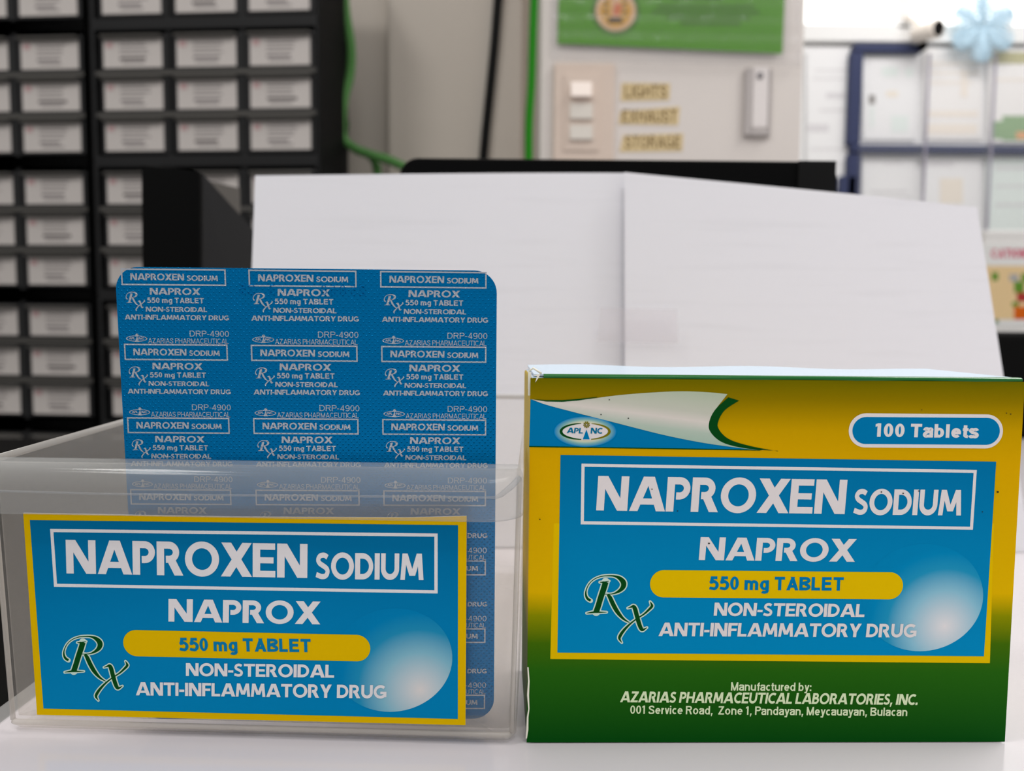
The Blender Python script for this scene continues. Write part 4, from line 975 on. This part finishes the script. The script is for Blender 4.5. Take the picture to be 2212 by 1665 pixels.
def notice(label, rect_, base_i, marks):
    x0, y0, x1, y1 = rect_
    T = Sheet((0, YN + .022, .3), (1, 0, 0), (0, 0, 1)); c = [(x0, y1), (x1, y1), (x1, y0), (x0, y0)]
    T.ppoly(c, base_i, 0)
    cc = [T.px(*p) for p in c]
    for i in range(4): T.mb.face([T.w(cc[i], -.002), T.w(cc[(i + 1) % 4], -.002), T.w(cc[(i + 1) % 4], 0), T.w(cc[i], 0)], base_i)
    for (a, bq, c_, d, mi) in marks: T.ppoly([(a, d), (c_, d), (c_, bq), (a, bq)], mi, 40)
    used = sorted({base_i, *[m[4] for m in marks]}); idx = {u: k for k, u in enumerate(used)}
    T.mb.m = [idx[m] for m in T.mb.m]
    tag(T.mb.build('notice', [nm[u] for u in used]), label, 'notice', 'notices behind the board glass')
notice('white notice with grey lines beside the navy upright, behind clear film', (1742, 110, 1834, 410), 0, [(1760, 150, 1830, 153, 3), (1756, 168, 1826, 171, 3), (1785, 200, 1832, 212, 3), (1770, 236, 1830, 240, 3), (1745, 268, 1790, 284, 3), (1750, 320, 1826, 323, 3), (1756, 350, 1830, 353, 3)])
notice('white notice with small grey and green marks in the upper left pane', (1864, 122, 1978, 302), 0, [(1877, 205, 1890, 225, 7), (1905, 145, 1940, 165, 2), (1955, 148, 1972, 165, 2), (1925, 250, 1962, 285, 2), (1914, 196, 1940, 210, 8), (1880, 230, 1888, 275, 2), (1870, 130, 1880, 136, 3)])
notice('pinkish notice with peach lines in the upper middle pane', (1996, 104, 2122, 302), 1, [(2010, 135, 2110, 141, 4), (2008, 155, 2112, 160, 4), (2006, 176, 2100, 181, 4), (2075, 150, 2090, 210, 4), (2006, 240, 2112, 252, 4), (2004, 268, 2110, 290, 4)])
notice('pink notice with green plants at its foot under the snowflake', (2134, 112, 2300, 308), 1, [(2140, 112, 2290, 138, 9), (2146, 262, 2212, 300, 5), (2165, 250, 2250, 304, 5), (2195, 285, 2225, 300, 6), (2150, 170, 2240, 175, 4)])
notice('white notice in the lower left pane below the navy bar', (1862, 342, 1978, 540), 0, [(1880, 412, 1960, 416, 3), (1880, 425, 1970, 428, 3), (1910, 350, 1950, 353, 3)])
notice('notice with a tan star picture in the lower middle pane', (1994, 340, 2120, 540), 0, [(2030, 385, 2080, 440, 8), (2040, 400, 2070, 425, 8), (2000, 350, 2060, 358, 3)])
notice('pale green notice in the lower right pane', (2130, 340, 2300, 530), 2, [(2150, 360, 2280, 366, 3), (2150, 400, 2280, 404, 3), (2150, 440, 2270, 445, 3)])
# snowflake decoration hung on the glass
b = MB(); sc_ = at(2124, 60, YN - .03); rad = .108
for k in range(6):
    a = R(60 * k + 30); d = Vector((math.cos(a), 0, math.sin(a))); q = Vector((-math.sin(a), 0, math.cos(a)))
    b.tube([sc_ + d * .008, sc_ + d * rad], [.0075, .006], 0, 6)
    for rr_, ln_ in ((.018, .022), (.030, .034), (.044, .044), (.058, .046), (.072, .040), (.086, .030), (.098, .016)):
        for s_ in (1, -1): b.tube([sc_ + d * rr_, sc_ + d * (rr_ + ln_ * .6) + q * (s_ * ln_ * .8)], [.0050, .0036], 0, 6)
    for rr_ in (.035, .055, .075):
        a2 = R(60 * k + 90); d2 = Vector((math.cos(a2), 0, math.sin(a2))); b.tube([sc_ + d * rr_, sc_ + d2 * rr_], .0036, 0, 6)
b.tube([sc_ + Vector((0, 0, rad * .86)), at(2124, -320, YN - .03)], .0012, 0, 6)
b.lathe(sc_ + Vector((0, .004, 0)), (0, -1, 0), [(0, .02), (.006, .018), (.008, 0)], 0, 12)
tag(b.build('snowflake_ornament', [mat('pale blue glitter plastic', D(182, 208, 222), .5)]), 'pale blue lacy snowflake decoration hanging on the glass', 'ornament')
# security camera
cm = thing('security_camera', 'white bullet security camera with a black lens above the notice board', 'security camera', Matrix.Translation(at(1990, 40, YN - .05)))
ws_ = mat('white camera shell', D(226, 216, 206), .4)
cl = at(2024, 62, YN - .10); ax = Vector((.35, -.9, -.12)).normalized()
b = MB(); b.lathe(cl - ax * .085, ax, [(0, 0), (0, .020), (.01, .027), (.075, .029), (.090, .029), (.092, .024)], 0, 24); b.build('housing', [ws_], cm)
b = MB(); b.lathe(cl - ax * .006, ax, [(0, .021), (.010, .021), (.011, .017), (.008, 0)], 0, 24); tag(b.build('lens', [mat('black lens', (.004, .004, .004), .1)], cm), 'black glossy lens')
b = MB(); b.tube([cl - ax * .05, cl - ax * .05 + Vector((-.02, .03, .05)), cl + Vector((-.05, .13, .09))], .009, 0, 10); b.lathe(cl + Vector((-.05, .125, .09)), (0, 1, 0), [(0, 0), (0, .026), (.012, .028), (.012, 0)], 0, 20); b.build('bracket', [ws_], cm)
b = MB(); b.box((at(1980, 96, YN).x, YN - .03, at(1980, 112, YN).z), (at(1994, 96, YN).x, YN - .007, at(1980, 92, YN).z), 0, None, .003); b.build('junction_box', [black_m], cm)
# poster with a red heading
T = Sheet((0, 1.7528, .2), (1, 0, 0), (0, 0, 1))
pm = [mat('poster white', D(234, 226, 222), .6), mat('poster red', D(204, 84, 112), .6), mat('poster orange', D(222, 150, 60), .6), mat('poster green', D(52, 110, 62), .6), mat('poster dark', D(50, 50, 46), .6), mat('poster brown', D(120, 62, 58), .6), mat('poster cream', D(226, 196, 150), .6), mat('poster vivid orange', D(206, 96, 24), .6), mat('poster grey', D(170, 168, 166), .6), mat('poster leaf', D(96, 140, 50), .6), mat('poster crimson', D(168, 56, 54), .6)]
T.ppoly([(2090, 704), (2300, 704), (2300, 526), (2090, 526)], 0, 0)
cc = [T.px(*p) for p in [(2090, 704), (2300, 704), (2300, 526), (2090, 526)]]
for i in range(4): T.mb.face([T.w(cc[i], -.002), T.w(cc[(i + 1) % 4], -.002), T.w(cc[(i + 1) % 4], 0), T.w(cc[i], 0)], 0)
T.text('CATION', (2141, 557), (2216, 557), 19, sans, 1, 20, w=.22)
for (x0, y0, x1, y1, m) in ((2122, 574, 2300, 690, 6), (2150, 574, 2206, 588, 2), (2124, 580, 2142, 608, 5), (2142, 588, 2156, 606, 9), (2154, 588, 2176, 608, 3), (2180, 592, 2200, 608, 8), (2136, 608, 2186, 632, 2), (2190, 608, 2212, 632, 9), (2138, 630, 2154, 650, 4), (2154, 636, 2166, 656, 3), (2196, 632, 2230, 652, 10), (2186, 652, 2200, 662, 9), (2142, 660, 2156, 698, 3), (2190, 662, 2240, 690, 7), (2170, 676, 2186, 688, 2), (2206, 590, 2240, 610, 9)):
    T.ppoly([(x0, y1), (x1, y1), (x1, y0), (x0, y0)], m, 24 + m)
tag(T.mb.build('poster', pm), 'colourful poster with a red heading low on the far side', 'poster')
# what carries the poster, and the black thing below it
po = at(2150, 715, 1.78)
b = MB(); b.box((po.x - .05, 1.755, FLZ), (po.x + .60, 1.80, at(2150, 500, 1.78).z), 0, None, .004); tag(b.build('display_stand', [mat('white stand board', D(226, 222, 220), .5)]), 'white display stand carrying the colourful poster', 'stand')
p = at(2150, 716, .62); b = MB(); pr = thing('printer', 'black printer box on the counter behind the paper sheets', 'printer', Matrix.Translation((p.x + .1, .68, 0)))
b.box((p.x - .015, .62, .0), (p.x + .22, .76, p.z), 0, None, .006); b.build('body', [black_m], pr)
b = MB(); b.box((p.x - .0, .6185, .015), (p.x + .2, .6205, p.z - .05), 0, None, .0008); b.build('front_panel', [mon_m], pr)

# ================================================================== LIGHT
w = bpy.data.worlds.new('World'); SC.world = w; w.use_nodes = True
nt = w.node_tree; bg = nt.nodes['Background']
# plain room glow: brighter from the ceiling, dimmer towards the floor
tc = nt.nodes.new('ShaderNodeTexCoord'); sp = nt.nodes.new('ShaderNodeSeparateXYZ'); mr = nt.nodes.new('ShaderNodeMapRange'); cr = nt.nodes.new('ShaderNodeValToRGB')
mr.inputs['From Min'].default_value = -1; mr.inputs['From Max'].default_value = 1
el = cr.color_ramp.elements
for _ in range(2): el.new(.5)
for e, (p, v_) in zip(el, [(0, .30), (.5, .46), (.68, .70), (1, .92)]): e.position = p; e.color = (v_, v_ * .985, v_ * .97, 1)
nt.links.new(tc.outputs['Generated'], sp.inputs[0]); nt.links.new(sp.outputs['Z'], mr.inputs['Value']); nt.links.new(mr.outputs[0], cr.inputs[0]); nt.links.new(cr.outputs[0], bg.inputs[0])
bg.inputs[1].default_value = .82
def area(name, loc, tgt, size, power, col=(1, 1, 1), sy=None):
    l = bpy.data.lights.new(name, 'AREA'); l.energy = power; l.size = size; l.color = col
    if sy: l.shape = 'RECTANGLE'; l.size_y = sy
    o = bpy.data.objects.new(name, l); COL.objects.link(o); o.location = loc
    o.rotation_euler = (Vector(tgt) - Vector(loc)).to_track_quat('-Z', 'Y').to_euler(); return o
area('unseen_lamp', (-.85, -.08, 1.55), (-.2, .3, 0), .30, 7, (1, .985, .96), .22)
area('unseen_lamp', (.25, -.75, 1.55), (.1, .2, 0), .6, 5.2, (1, .985, .96), .16)  # added behind the camera so that the foil dimples glint
area('unseen_lamp', (.95, .50, 1.25), (.35, .3, 0), .8, 9, (1, .985, .96), .20)  # stands in for window light, added to brighten the counter's right side
area('unseen_lamp', (1.35, 1.75, 1.55), (1.4, 2.4, .2), 1.1, 9.5, (1, .97, .96), .4)  # put in out of view to brighten the notice board

SC.view_settings.view_transform = 'Standard'; SC.view_settings.look = 'None'
SC.view_settings.exposure = 0.0; SC.view_settings.gamma = 1.0; SC.view_settings.use_curve_mapping = False
SC.cycles.use_denoising = True; SC.cycles.denoising_input_passes = 'RGB_ALBEDO'; SC.cycles.denoising_prefilter = 'ACCURATE'
SC.cycles.transparent_max_bounces = 32; SC.cycles.max_bounces = 10
